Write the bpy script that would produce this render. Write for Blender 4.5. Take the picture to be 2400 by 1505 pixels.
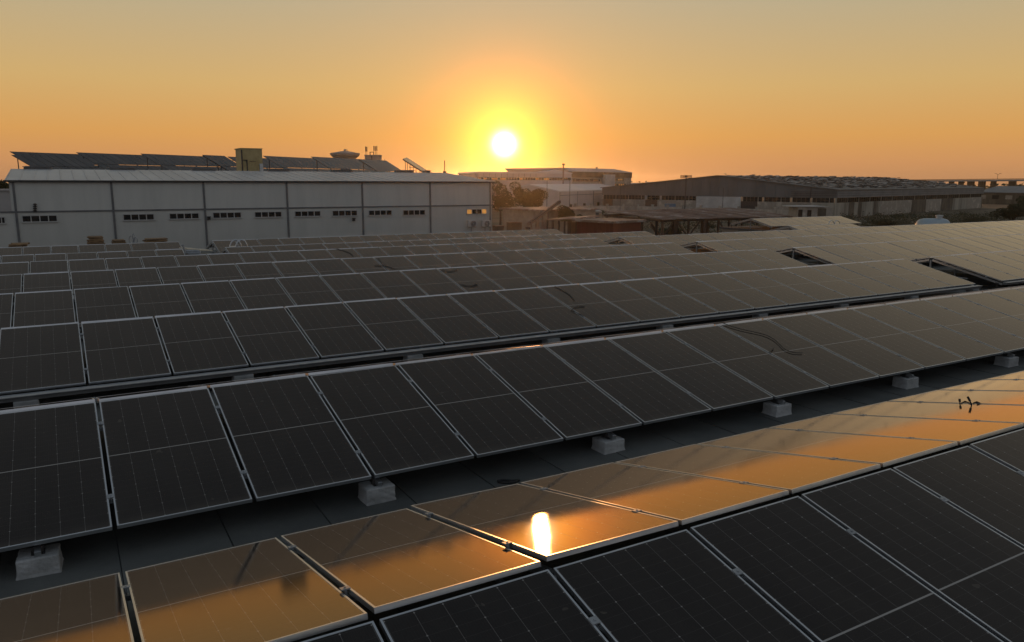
import bpy, bmesh, math, random
from mathutils import Matrix, Vector
random.seed(7)
sc = bpy.context.scene
for o in list(bpy.data.objects): bpy.data.objects.remove(o)
V = Vector
RAD = math.radians

# ------------------------------------------------------------------ camera
CZ = 9.0                                   # camera height above the ground
FPX = 1799.48
yaw, pitch, roll = RAD(30.214), RAD(10.35), RAD(-0.2)
FW = V((math.sin(yaw)*math.cos(pitch), math.cos(yaw)*math.cos(pitch), -math.sin(pitch)))
_r = V((math.cos(yaw), -math.sin(yaw), 0)); _d = FW.cross(_r)
RT = math.cos(roll)*_r + math.sin(roll)*_d
DN = -math.sin(roll)*_r + math.cos(roll)*_d
CAM = V((0, 0, CZ))
cd = bpy.data.cameras.new('camera'); co = bpy.data.objects.new('camera', cd); sc.collection.objects.link(co); sc.camera = co
cd.lens = 36*FPX/2400; cd.clip_start = 0.1; cd.clip_end = 6000
co.matrix_world = Matrix(((RT.x,-DN.x,-FW.x,CAM.x),(RT.y,-DN.y,-FW.y,CAM.y),(RT.z,-DN.z,-FW.z,CAM.z),(0,0,0,1)))

# ------------------------------------------------------------------ sky, sun, exposure
SUN_AZ, SUN_EL = RAD(29.61), RAD(2.62)
SDIR = V((math.sin(SUN_AZ)*math.cos(SUN_EL), math.cos(SUN_AZ)*math.cos(SUN_EL), math.sin(SUN_EL)))
def s2l(c): c /= 255.0; return c/12.92 if c <= 0.04045 else ((c+0.055)/1.055)**2.4
def rgb(r, g, b): return (s2l(r), s2l(g), s2l(b), 1)
world = bpy.data.worlds.new('World'); sc.world = world; world.use_nodes = True
nt = world.node_tree; N = nt.nodes; LK = nt.links.new
bg = N['Background']
def wn(t, **k):
    n = N.new(t)
    for a, b in k.items(): setattr(n, a, b)
    return n
def wmath(op, a, b=None, clamp=False):
    n = wn('ShaderNodeMath', operation=op, use_clamp=clamp)
    for i, v in enumerate((a, b)):
        if v is None: continue
        if isinstance(v, (int, float)): n.inputs[i].default_value = v
        else: LK(v, n.inputs[i])
    return n.outputs[0]
tc = wn('ShaderNodeTexCoord'); sep = wn('ShaderNodeSeparateXYZ'); LK(tc.outputs['Generated'], sep.inputs[0])
dotn = wn('ShaderNodeVectorMath', operation='DOT_PRODUCT'); LK(tc.outputs['Generated'], dotn.inputs[0]); dotn.inputs[1].default_value = SDIR
ang = wmath('MULTIPLY', wmath('ARCCOSINE', wmath('MINIMUM', dotn.outputs['Value'], 0.9999999)), 180/math.pi)   # degrees from the sun
elev = wmath('MULTIPLY', wmath('ARCSINE', sep.outputs['Z']), 180/math.pi)
def ramp(fac, stops):
    n = wn('ShaderNodeValToRGB'); LK(fac, n.inputs[0]); e = n.color_ramp.elements
    e.remove(e[1]); e[0].position, e[0].color = stops[0]
    for p, c in stops[1:]: x = e.new(p); x.color = c
    return n.outputs['Color']
def mixc(mode, fac, a, b):
    n = wn('ShaderNodeMix', data_type='RGBA', blend_type=mode)
    if isinstance(fac, (int, float)): n.inputs['Factor'].default_value = fac
    else: LK(fac, n.inputs['Factor'])
    LK(a, n.inputs[6]); LK(b, n.inputs[7]) if not isinstance(b, tuple) else setattr(n.inputs[7], 'default_value', b)
    return n.outputs[2]
efac = wmath('DIVIDE', elev, 90, True)
warm = ramp(efac, [(0, rgb(190,138,96)), (0.014, rgb(206,147,95)), (0.034, rgb(216,158,88)), (0.072, rgb(208,172,112)), (0.145, rgb(178,170,144)), (0.22, rgb(152,150,139)), (0.36, rgb(106,111,114)), (0.6, rgb(91,99,107)), (1, rgb(84,95,106))])
cool = ramp(efac, [(0, rgb(146,140,140)), (0.12, rgb(138,141,148)), (0.35, rgb(116,124,134)), (1, rgb(86,97,108))])
sidef = wmath('SMOOTH_MIN', 1.0, wmath('DIVIDE', wmath('SUBTRACT', ang, 35), 80, True)); N[-1].inputs[2].default_value = 0.0
base = mixc('MIX', sidef, warm, cool)
sky = wn('ShaderNodeTexSky', sky_type='NISHITA', sun_disc=False)
sky.sun_elevation = SUN_EL; sky.sun_rotation = SUN_AZ; sky.dust_density = 6; sky.air_density = 1.4; sky.ozone_density = 1
skys = wn('ShaderNodeVectorMath', operation='SCALE'); LK(sky.outputs[0], skys.inputs[0]); skys.inputs['Scale'].default_value = 0.0006
base = mixc('ADD', 1.0, base, skys.outputs[0])
def glow(amp, width, power, col):
    e = wmath('POWER', wmath('DIVIDE', ang, width), power)
    g = wmath('MULTIPLY', wmath('EXPONENT', wmath('MULTIPLY', e, -1)), amp)
    n = wn('ShaderNodeVectorMath', operation='SCALE'); n.inputs[0].default_value = col; LK(g, n.inputs['Scale']); return n.outputs[0]
for g in (glow(0.44, 7.0, 1.0, (1.0, 0.33, 0.0)), glow(1.5, 3.9, 2.0, (1.0, 0.07, 0.0)), glow(1.1, 2.25, 1.5, (1.0, 0.98, 0.07)), glow(11.0, 0.46, 1.4, (1.0, 0.95, 0.8))):
    base = mixc('ADD', 1.0, base, g)
LK(base, bg.inputs[0]); bg.inputs[1].default_value = 1.0

sl = bpy.data.lights.new('sun', 'SUN'); so = bpy.data.objects.new('sun', sl); sc.collection.objects.link(so)
sl.energy = 1.0; sl.angle = RAD(0.53); sl.color = (1.0, 0.42, 0.13)
so.rotation_euler = (-SDIR).to_track_quat('-Z', 'Y').to_euler()
vs = sc.view_settings; vs.view_transform = 'Standard'; vs.look = 'None'; vs.exposure = 0; vs.gamma = 1; vs.use_curve_mapping = False
sc.cycles.use_denoising = True
sc.cycles.max_bounces = 5; sc.cycles.diffuse_bounces = 2; sc.cycles.glossy_bounces = 3

# ------------------------------------------------------------------ helpers
def ray(px, py): return ((px-1200)/FPX)*RT + ((py-752.5)/FPX)*DN + FW
def atY(px, py, Y): r = ray(px, py); return CAM + r*(Y/r.y)
def atX(px, py, X): r = ray(px, py); return CAM + r*(X/r.x)
def atZ(px, py, Z): r = ray(px, py); return CAM + r*((Z-CZ)/r.z)
def atD(px, py, D): return CAM + ray(px, py)*D
def hitp(px, py, p0, n): r = ray(px, py); return CAM + r*((p0-CAM).dot(n)/r.dot(n))
col = sc.collection
class MB:
    def __init__(s): s.v = []; s.f = []
    def face(s, pts): b = len(s.v); s.v += [V(p) for p in pts]; s.f.append(tuple(range(b, b+len(pts)))); return s
    def box(s, c, size, rot=None, taper=1.0):
        b = len(s.v); c = V(c)
        for sx, sy, sz in ((-1,-1,-1),(1,-1,-1),(1,1,-1),(-1,1,-1),(-1,-1,1),(1,-1,1),(1,1,1),(-1,1,1)):
            t = taper if sz > 0 else 1
            p = V((sx*size[0]/2*t, sy*size[1]/2*t, sz*size[2]/2))
            s.v.append(c + (rot @ p if rot else p))
        s.f += [tuple(b+i for i in q) for q in ((3,2,1,0),(4,5,6,7),(0,1,5,4),(1,2,6,5),(2,3,7,6),(3,0,4,7))]
        return s
    def span(s, x0, x1, y0, y1, z0, z1): return s.box(((x0+x1)/2,(y0+y1)/2,(z0+z1)/2), (abs(x1-x0),abs(y1-y0),abs(z1-z0)))
    def bar(s, p, q, w, h=None, up=V((0,0,1))):
        p, q = V(p), V(q); h = h or w; d = (q-p); L = d.length
        if L < 1e-6: return s
        d.normalize()
        if abs(d.dot(up)) > 0.98: up = V((1,0,0))
        x = d.cross(up).normalized(); z = x.cross(d)
        return s.box((p+q)/2, (w, L, h), Matrix((x, d, z)).transposed())
    def tube(s, pts, r, n=6, r2=None, cap=True):
        pts = [V(p) for p in pts]; b = len(s.v); m = len(pts); prev = None
        for i, p in enumerate(pts):
            d = (pts[min(i+1,m-1)]-pts[max(i-1,0)]).normalized()
            if prev is None:
                a = d.cross(V((0,0,1)));
                if a.length < 0.05: a = d.cross(V((1,0,0)))
            else: a = prev - d*prev.dot(d)
            a.normalize(); prev = a; c = d.cross(a)
            rr = r if r2 is None else r+(r2-r)*i/(m-1)
            for k in range(n):
                t = 2*math.pi*k/n; s.v.append(p + a*(rr*math.cos(t)) + c*(rr*math.sin(t)))
        for i in range(m-1):
            for k in range(n):
                s.f.append((b+i*n+k, b+i*n+(k+1)%n, b+(i+1)*n+(k+1)%n, b+(i+1)*n+k))
        if cap: s.f.append(tuple(b+k for k in range(n))[::-1]); s.f.append(tuple(b+(m-1)*n+k for k in range(n)))
        return s
    def lathe(s, c, prof, n=20):
        c = V(c); b = len(s.v); m = len(prof)
        for (r, z) in prof:
            for k in range(n):
                t = 2*math.pi*k/n; s.v.append(c + V((r*math.cos(t), r*math.sin(t), z)))
        for i in range(m-1):
            for k in range(n): s.f.append((b+i*n+k, b+i*n+(k+1)%n, b+(i+1)*n+(k+1)%n, b+(i+1)*n+k))
        s.f.append(tuple(b+k for k in range(n))[::-1]); s.f.append(tuple(b+(m-1)*n+k for k in range(n)))
        return s
    def prism(s, pts, off):
        b = len(s.v); n = len(pts); off = V(off); s.v += [V(p) for p in pts] + [V(p)+off for p in pts]
        s.f.append(tuple(b+i for i in range(n))[::-1]); s.f.append(tuple(b+n+i for i in range(n)))
        for i in range(n): s.f.append((b+i, b+(i+1)%n, b+n+(i+1)%n, b+n+i))
        return s
    def mesh(s, name, smooth=False):
        me = bpy.data.meshes.new(name); me.from_pydata([tuple(p) for p in s.v], [], s.f); me.update()
        bm = bmesh.new(); bm.from_mesh(me); bmesh.ops.recalc_face_normals(bm, faces=bm.faces); bm.to_mesh(me); bm.free()
        if smooth:
            for p in me.polygons: p.use_smooth = True
        return me
    def build(s, name, mat, parent=None, smooth=False, bevel=0):
        o = bpy.data.objects.new(name, s.mesh(name, smooth)); col.objects.link(o); o.data.materials.append(M[mat])
        if bevel:
            md = o.modifiers.new('bevel', 'BEVEL'); md.width = bevel; md.segments = 2
        if parent: attach(o, parent)
        return o
def attach(o, parent):
    o.parent = parent; o.matrix_parent_inverse = Matrix.Translation(-parent.location)
def thing(name, loc, label, cat, group=None):
    o = bpy.data.objects.new(name, None); o.empty_display_size = 0.3; col.objects.link(o); o.location = loc
    return tag(o, label, cat, group)
def tag(o, label, cat, group=None):
    o['label'] = label; o['category'] = cat
    if group: o['group'] = group
    return o
def struct(o, kind='structure'): o['kind'] = kind; return o
def link(name, me, parent, loc, rot=(0,0,0)):
    o = bpy.data.objects.new(name, me); col.objects.link(o); o.rotation_euler = rot
    o.location = V(loc) - parent.matrix_basis.translation if parent else loc
    o.parent = parent
    return o

# ------------------------------------------------------------------ materials
M = {}
def mat(name, c1, c2=None, rough=0.6, scale=3.0, metal=0.0, bump=0.0, detail=6, spec=0.5, stretch=(1,1,1), emit=None, var=0.0, lo=0.35, hi=0.65, c3=None, bscale=None):
    m = bpy.data.materials.new(name); m.use_nodes = True; t = m.node_tree; b = t.nodes['Principled BSDF']
    b.inputs['Roughness'].default_value = rough; b.inputs['Metallic'].default_value = metal; b.inputs['Specular IOR Level'].default_value = spec
    L = t.links.new
    tcn = t.nodes.new('ShaderNodeNewGeometry'); mp = t.nodes.new('ShaderNodeMapping'); L(tcn.outputs['Position'], mp.inputs[0]); mp.inputs['Scale'].default_value = stretch
    no = t.nodes.new('ShaderNodeTexNoise'); L(mp.outputs[0], no.inputs[0]); no.inputs['Scale'].default_value = scale; no.inputs['Detail'].default_value = detail; no.inputs['Roughness'].default_value = 0.65
    cr = t.nodes.new('ShaderNodeValToRGB'); L(no.outputs['Fac'], cr.inputs[0]); e = cr.color_ramp.elements
    e[0].position = lo; e[1].position = hi; e[0].color = (*c1, 1); e[1].color = (*(c2 or c1), 1)
    if c3: x = e.new((lo+hi)/2); x.color = (*c3, 1)
    out = cr.outputs['Color']
    if var:
        oi = t.nodes.new('ShaderNodeObjectInfo'); mr = t.nodes.new('ShaderNodeMapRange'); L(oi.outputs['Random'], mr.inputs[0]); mr.inputs[3].default_value = 1-var; mr.inputs[4].default_value = 1+var
        hs = t.nodes.new('ShaderNodeHueSaturation'); L(out, hs.inputs['Color']); L(mr.outputs[0], hs.inputs['Value']); out = hs.outputs[0]
    L(out, b.inputs['Base Color'])
    if bump:
        n2 = t.nodes.new('ShaderNodeTexNoise'); L(mp.outputs[0], n2.inputs[0]); n2.inputs['Scale'].default_value = bscale or scale*6; n2.inputs['Detail'].default_value = 8
        bp = t.nodes.new('ShaderNodeBump'); L(n2.outputs['Fac'], bp.inputs['Height']); bp.inputs['Strength'].default_value = bump; bp.inputs['Distance'].default_value = 0.02; L(bp.outputs[0], b.inputs['Normal'])
    if emit: b.inputs['Emission Color'].default_value = (*emit[:3], 1); b.inputs['Emission Strength'].default_value = emit[3]
    M[name] = m; return m
mat('alu', (.62,.64,.66), (.76,.77,.78), rough=.34, metal=.92, scale=2, bump=.05)
mat('galv', (.33,.35,.36), (.48,.49,.5), rough=.5, metal=.6, scale=6)
mat('steel_dark', (.05,.05,.052), (.1,.09,.085), rough=.6, metal=.3, scale=8)
mat('concrete', (.36,.36,.345), (.56,.56,.545), rough=.95, scale=5, bump=.6, var=.12)
mat('pier_concrete', (.26,.27,.26), (.4,.4,.39), rough=.95, scale=4, bump=.5, var=.1)
mat('membrane', (.07,.075,.07), (.155,.158,.145), rough=.8, scale=.7, bump=.35, var=.10, lo=.3, hi=.7, bscale=60)
mat('membrane_edge', (.06,.065,.063), (.1,.1,.1), rough=.85, scale=2)
mat('wall_white', (.58,.575,.525), (.67,.66,.60), rough=.55, scale=.9, stretch=(1,1,.12), bump=.05, lo=.28, hi=.6)
mat('wall_white2', (.54,.535,.485), (.61,.6,.545), rough=.65, scale=.9, stretch=(1,1,.15), bump=.05, lo=.3, hi=.62)
mat('trim_dark', (.035,.034,.034), (.06,.055,.05), rough=.6, scale=3)
mat('post_grey', (.13,.133,.135), (.19,.19,.185), rough=.6, scale=2)
mat('roof_sheet', (.55,.53,.50), (.68,.66,.63), rough=.5, scale=.35, stretch=(1,.2,1), bump=.1)
mat('win_frame', (.45,.44,.42), (.55,.54,.5), rough=.6)
mat('glass_dark', (.012,.013,.014), (.025,.024,.022), rough=.12, scale=1.5, var=.4)
mat('glass_sunset_glow', (.2,.1,.03), (.25,.14,.05), rough=.3, emit=(1.0,.45,.10,.4))  # no lamp behind: emission paints sunset seen through the building
mat('plaster_yellow', (.36,.28,.13), (.5,.4,.2), rough=.9, scale=1.2, bump=.2)
mat('plaster_beige', (.42,.37,.30), (.58,.52,.43), rough=.9, scale=.5, bump=.2, c3=(.36,.31,.25), var=.08)
mat('plaster_stain', (.16,.14,.11), (.46,.42,.34), rough=.95, scale=.35, stretch=(1,1,.18), bump=.2, lo=.3, hi=.62)
mat('plaster_dark', (.09,.075,.055), (.2,.165,.12), rough=.95, scale=.5, stretch=(1,1,.3), bump=.2)
mat('plaster_white', (.5,.48,.45), (.68,.66,.62), rough=.9, scale=.4, c3=(.58,.55,.5), bump=.15)
mat('pink_wall', (.55,.49,.46), (.66,.6,.56), rough=.8, scale=.2)
mat('white_roof', (.60,.58,.57), (.72,.7,.69), rough=.5, scale=.15)
mat('grey_sheet', (.13,.135,.13), (.2,.2,.19), rough=.7, scale=.25, stretch=(1,1,.3), var=.05)
mat('grey_fascia', (.17,.185,.19), (.25,.26,.26), rough=.7, scale=.3)
mat('brown_door', (.13,.085,.06), (.2,.13,.09), rough=.85, scale=1)
mat('rust', (.16,.075,.04), (.34,.2,.13), rough=.85, scale=1.1, c3=(.26,.2,.17), bump=.2, var=.2)
mat('rust_pale', (.3,.25,.22), (.45,.41,.38), rough=.75, scale=.8, c3=(.26,.17,.12), bump=.1, var=.2)
mat('wood_dark', (.05,.035,.025), (.11,.075,.05), rough=.9, scale=3, stretch=(1,1,.2), var=.2)
mat('wood_pile', (.2,.12,.06), (.36,.23,.12), rough=.9, scale=4, var=.35)
mat('board', (.62,.54,.40), (.75,.68,.53), rough=.8, scale=3)
mat('red_paint', (.11,.020,.014), (.16,.032,.02), rough=.7, scale=.8)
mat('stone_wall', (.36,.31,.25), (.56,.5,.42), rough=.95, scale=.9, bump=.4, var=.15)
mat('water_blue', (.36,.44,.47), (.46,.53,.55), rough=.45, scale=1)
mat('blue_box', (.12,.22,.32), (.18,.3,.4), rough=.6, scale=1)
mat('ac_white', (.5,.5,.48), (.62,.62,.6), rough=.6)
mat('black_rubber', (.012,.012,.012), (.022,.02,.02), rough=.55)
mat('bark', (.07,.05,.035), (.13,.095,.07), rough=.95, scale=6)
mat('leaf', (.030,.045,.016), (.075,.085,.03), rough=.7, scale=1.5, var=.1, spec=.25)
mat('leaf_dark', (.022,.035,.015), (.05,.06,.024), rough=.75, scale=1.5, spec=.2)
mat('scrub', (.04,.04,.018), (.10,.085,.045), rough=.9, scale=.5, spec=.2)
mat('ground', (.10,.075,.05), (.2,.155,.11), rough=.95, scale=.08, bump=.5, c3=(.12,.10,.06), bscale=2)
mat('far_conc', (.36,.34,.32), (.46,.44,.42), rough=.9, scale=.3)
mat('tower_conc', (.34,.30,.26), (.46,.42,.37), rough=.9, scale=.3, stretch=(1,1,.4))
mat('debris', (.06,.055,.05), (.5,.47,.43), rough=.85, scale=.9, lo=.42, hi=.6)

def solar_material(name, rough, cell=True):
    m = bpy.data.materials.new(name); m.use_nodes = True; t = m.node_tree; b = t.nodes['Principled BSDF']; L = t.links.new
    tcn = t.nodes.new('ShaderNodeTexCoord'); sp = t.nodes.new('ShaderNodeSeparateXYZ'); L(tcn.outputs['Object'], sp.inputs[0])
    def mth(op, a, bb=None, c=None, clamp=False):
        n = t.nodes.new('ShaderNodeMath'); n.operation = op; n.use_clamp = clamp
        for i, v in enumerate((a, bb, c)):
            if v is None: continue
            if isinstance(v, (int, float)): n.inputs[i].default_value = v
            else: L(v, n.inputs[i])
        return n.outputs[0]
    X, Y = sp.outputs['X'], sp.outputs['Y']
    W, H = PW, PL
    def line(coord, pitch, off, half):   # 1 on a line of the grid
        u = mth('DIVIDE', mth('SUBTRACT', coord, off), pitch)
        fr = mth('ABSOLUTE', mth('SUBTRACT', mth('FRACT', mth('ADD', u, 0.5)), 0.5))
        return mth('LESS_THAN', mth('MULTIPLY', fr, pitch), half)
    cx = (W-0.036)/6; cy = (H-0.05)/24
    colv = line(X, cx, 0.018, 0.0013)
    rowv = line(Y, cy, 0.025, 0.0006)
    dia = mth('LESS_THAN', mth('ADD', mth('MULTIPLY', mth('ABSOLUTE', mth('SUBTRACT', mth('FRACT', mth('ADD', mth('DIVIDE', mth('SUBTRACT', X, .018), cx), .5)), .5)), cx),
                                      mth('MULTIPLY', mth('ABSOLUTE', mth('SUBTRACT', mth('FRACT', mth('ADD', mth('DIVIDE', mth('SUBTRACT', Y, .025), cy*2), .5)), .5)), cy*2)), 0.007)
    bus = line(X, cx/10, 0.018, 0.0004)
    mid = mth('LESS_THAN', mth('ABSOLUTE', mth('SUBTRACT', Y, H/2)), 0.0065)
    l1 = mth('MAXIMUM', mth('MULTIPLY', colv, .42), mth('MULTIPLY', rowv, .16)); l1 = mth('MAXIMUM', l1, mth('MULTIPLY', dia, .75)); l1 = mth('MAXIMUM', l1, mth('MULTIPLY', bus, .05)); l1 = mth('MAXIMUM', l1, mid)
    oi = t.nodes.new('ShaderNodeObjectInfo')
    # dust: fine film, streaked down the slope and different from panel to panel
    off = t.nodes.new('ShaderNodeVectorMath'); off.operation = 'ADD'; L(tcn.outputs['Object'], off.inputs[0])
    cmb = t.nodes.new('ShaderNodeCombineXYZ'); L(mth('MULTIPLY', oi.outputs['Random'], 50), cmb.inputs[0]); L(mth('MULTIPLY', oi.outputs['Random'], 31), cmb.inputs[1]); L(cmb.outputs[0], off.inputs[1])
    mp = t.nodes.new('ShaderNodeMapping'); L(off.outputs[0], mp.inputs[0]); mp.inputs['Scale'].default_value = (1.6, .55, 1)
    n1 = t.nodes.new('ShaderNodeTexNoise'); L(mp.outputs[0], n1.inputs[0]); n1.inputs['Scale'].default_value = 1.6; n1.inputs['Detail'].default_value = 7; n1.inputs['Roughness'].default_value = .62
    n2 = t.nodes.new('ShaderNodeTexNoise'); L(off.outputs[0], n2.inputs[0]); n2.inputs['Scale'].default_value = 60; n2.inputs['Detail'].default_value = 3
    mr = t.nodes.new('ShaderNodeMapRange'); L(n1.outputs['Fac'], mr.inputs[0]); mr.inputs[1].default_value = .3; mr.inputs[2].default_value = .75; mr.inputs[3].default_value = .012; mr.inputs[4].default_value = .085
    dust = mth('ADD', mr.outputs[0], mth('MULTIPLY', mth('SUBTRACT', n2.outputs['Fac'], .5), .05)); dust = mth('ADD', dust, mth('MULTIPLY', oi.outputs['Random'], .03), clamp=True)
    low = mth('SUBTRACT', 1, mth('DIVIDE', Y, mth('ADD', .05, mth('MULTIPLY', n1.outputs['Fac'], .12))), clamp=True)      # silt along the lower frame
    spl = t.nodes.new('ShaderNodeTexNoise'); L(off.outputs[0], spl.inputs[0]); spl.inputs['Scale'].default_value = 7; spl.inputs['Detail'].default_value = 2
    spot = mth('MULTIPLY', mth('GREATER_THAN', spl.outputs['Fac'], .735), .22)
    dust = mth('ADD', mth('ADD', dust, mth('MULTIPLY', low, .16)), spot, clamp=True)
    c1 = t.nodes.new('ShaderNodeMix'); c1.data_type = 'RGBA'; c1.inputs[6].default_value = (.008,.0085,.011,1); c1.inputs[7].default_value = (.42,.40,.37,1); L(l1, c1.inputs[0])
    c2 = t.nodes.new('ShaderNodeMix'); c2.data_type = 'RGBA'; L(dust, c2.inputs[0]); L(c1.outputs[2], c2.inputs[6]); c2.inputs[7].default_value = (.22,.19,.155,1)
    L(c2.outputs[2], b.inputs['Base Color'])
    rr = mth('ADD', mth('MULTIPLY', n1.outputs['Fac'], .045), mth('MULTIPLY', oi.outputs['Random'], .02)); b.inputs['Roughness'].default_value = .7
    b.inputs['Specular IOR Level'].default_value = 0.0
    bp = t.nodes.new('ShaderNodeBump'); n3 = t.nodes.new('ShaderNodeTexNoise'); L(off.outputs[0], n3.inputs[0]); n3.inputs['Scale'].default_value = 2.2; n3.inputs['Detail'].default_value = 1
    L(n3.outputs['Fac'], bp.inputs['Height']); bp.inputs['Strength'].default_value = .05; bp.inputs['Distance'].default_value = .004
    # glass over the cells: Fresnel reflection, lifted towards grazing to brighten the mirrored sky
    fz = t.nodes.new('ShaderNodeFresnel'); fz.inputs['IOR'].default_value = 1.42; L(bp.outputs[0], fz.inputs['Normal'])
    ff = mth('ADD', fz.outputs[0], mth('MULTIPLY', mth('POWER', fz.outputs[0], 3.0), 3.2)); ff = mth('MINIMUM', ff, .96)
    gl = t.nodes.new('ShaderNodeBsdfAnisotropic'); gl.distribution = 'BECKMANN'; L(mth('ADD', rr, rough), gl.inputs['Roughness']); L(bp.outputs[0], gl.inputs['Normal']); gl.inputs['Color'].default_value = (1.0, .86, .74, 1)
    mx = t.nodes.new('ShaderNodeMixShader'); L(ff, mx.inputs[0]); L(b.outputs[0], mx.inputs[1]); L(gl.outputs[0], mx.inputs[2]); L(mx.outputs[0], t.nodes['Material Output'].inputs['Surface'])
    M[name] = m
PW, PL, PITCH = 1.116, 2.295, 1.154
solar_material('solar', 0.05)

# ------------------------------------------------------------------ ground
g = MB(); S = 1500; n = 40
for i in range(n+1):
    for j in range(n+1):
        a, b = (i/n*2-1), (j/n*2-1)
        x, y = S*a*abs(a), S*b*abs(b)+300
        g.v.append(V((x, y, 0.0)))
for i in range(n):
    for j in range(n):
        k = i*(n+1)+j; g.f.append((k, k+n+1, k+n+2, k+1))
struct(g.build('ground', 'ground'))

# ------------------------------------------------------------------ solar roof: slab and membrane strips
# rack ridge lines:  name, Y of the front slope's top edge, its height, X offset of the panel grid
RIDGE = {'A': (3.741, 6.605, .160), 'C': (9.215, 6.622, .159), 'E': (14.807, 6.587, .111), 'F': (20.314, 6.477, .078), 'G': (25.623, 6.346, .059), 'H': (31.176, 6.189, .052), 'I': (37.842, 5.883, .021), 'J': (43.43, 5.808, -.586)}
TILT = RAD(13.25); RUN = PL*math.cos(TILT); RISE = PL*math.sin(TILT)
prof = [(-9, 5.80), (3.8, 5.80), (9.3, 5.80), (12.2, 5.72), (14.9, 5.68), (20.4, 5.59), (25.7, 5.46), (31.2, 5.31), (37.9, 5.0), (43.5, 4.92), (49.5, 4.85)]
def roofz(y):
    for (a, za), (b, zb) in zip(prof, prof[1:]):
        if a <= y <= b: return za+(zb-za)*(y-a)/(b-a)
    return prof[0][1] if y < prof[0][0] else prof[-1][1]
X_L, X_R = -22.0, 84.0
def ymax(x): return 49.0 if x < 31.0 else (41.0 if x < 33.5 else 34.2)
sl_ = MB()
for xa, xb in ((X_L, 31.0), (31.0, 33.5), (33.5, X_R)):
    ym = ymax((xa+xb)/2)
    ys = [p for p in prof if p[0] < ym] + [(ym, roofz(ym))]
    pts = [V((xa, y, z-.012)) for y, z in ys] + [V((xa, ym, 0.02)), V((xa, -9, 0.02))]
    sl_.prism(pts, (xb-xa, 0, 0))
roof = struct(sl_.build('roof', 'membrane_edge'))
x = X_L+.05; STW = .885
while x < X_R-.9:
    ym = ymax(x+.9)-.12
    ys = [-8.9]+[p[0] for p in prof[1:] if p[0] < ym-.3]+[ym]
    s = MB(); jz = random.uniform(0, .003)
    x0, x1 = x+.004+random.uniform(-.003,.003), x+STW-.006
    for k in range(len(ys)-1):
        pass
    top = [(y, roofz(y)+.004+jz) for y in ys]; b = 0
    for y, z in top: s.v += [V((x0, y, z+.005)), V((x1, y, z)), V((x0, y, z-.012)), V((x1, y, z-.012))]
    for k in range(len(top)-1):
        a = 4*k; s.f += [(a, a+1, a+5, a+4), (a, a+4, a+6, a+2), (a+1, a+3, a+7, a+5)]
    o = s.build('membrane_strip', 'membrane', roof); x += STW
# raised rim along the far edge of the roof
for (xa, ya, xb, yb) in ((33.6, 34.1, 46.5, 34.1), (46.6, 34.1, X_R, 34.1)):
    MB().span(xa, xb, ya-.09, ya+.09, roofz(34)-.02, roofz(34)+(.46 if xa < 40 else .2)).build('parapet', 'trim_dark' if xa < 40 else 'membrane_edge', roof)

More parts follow.
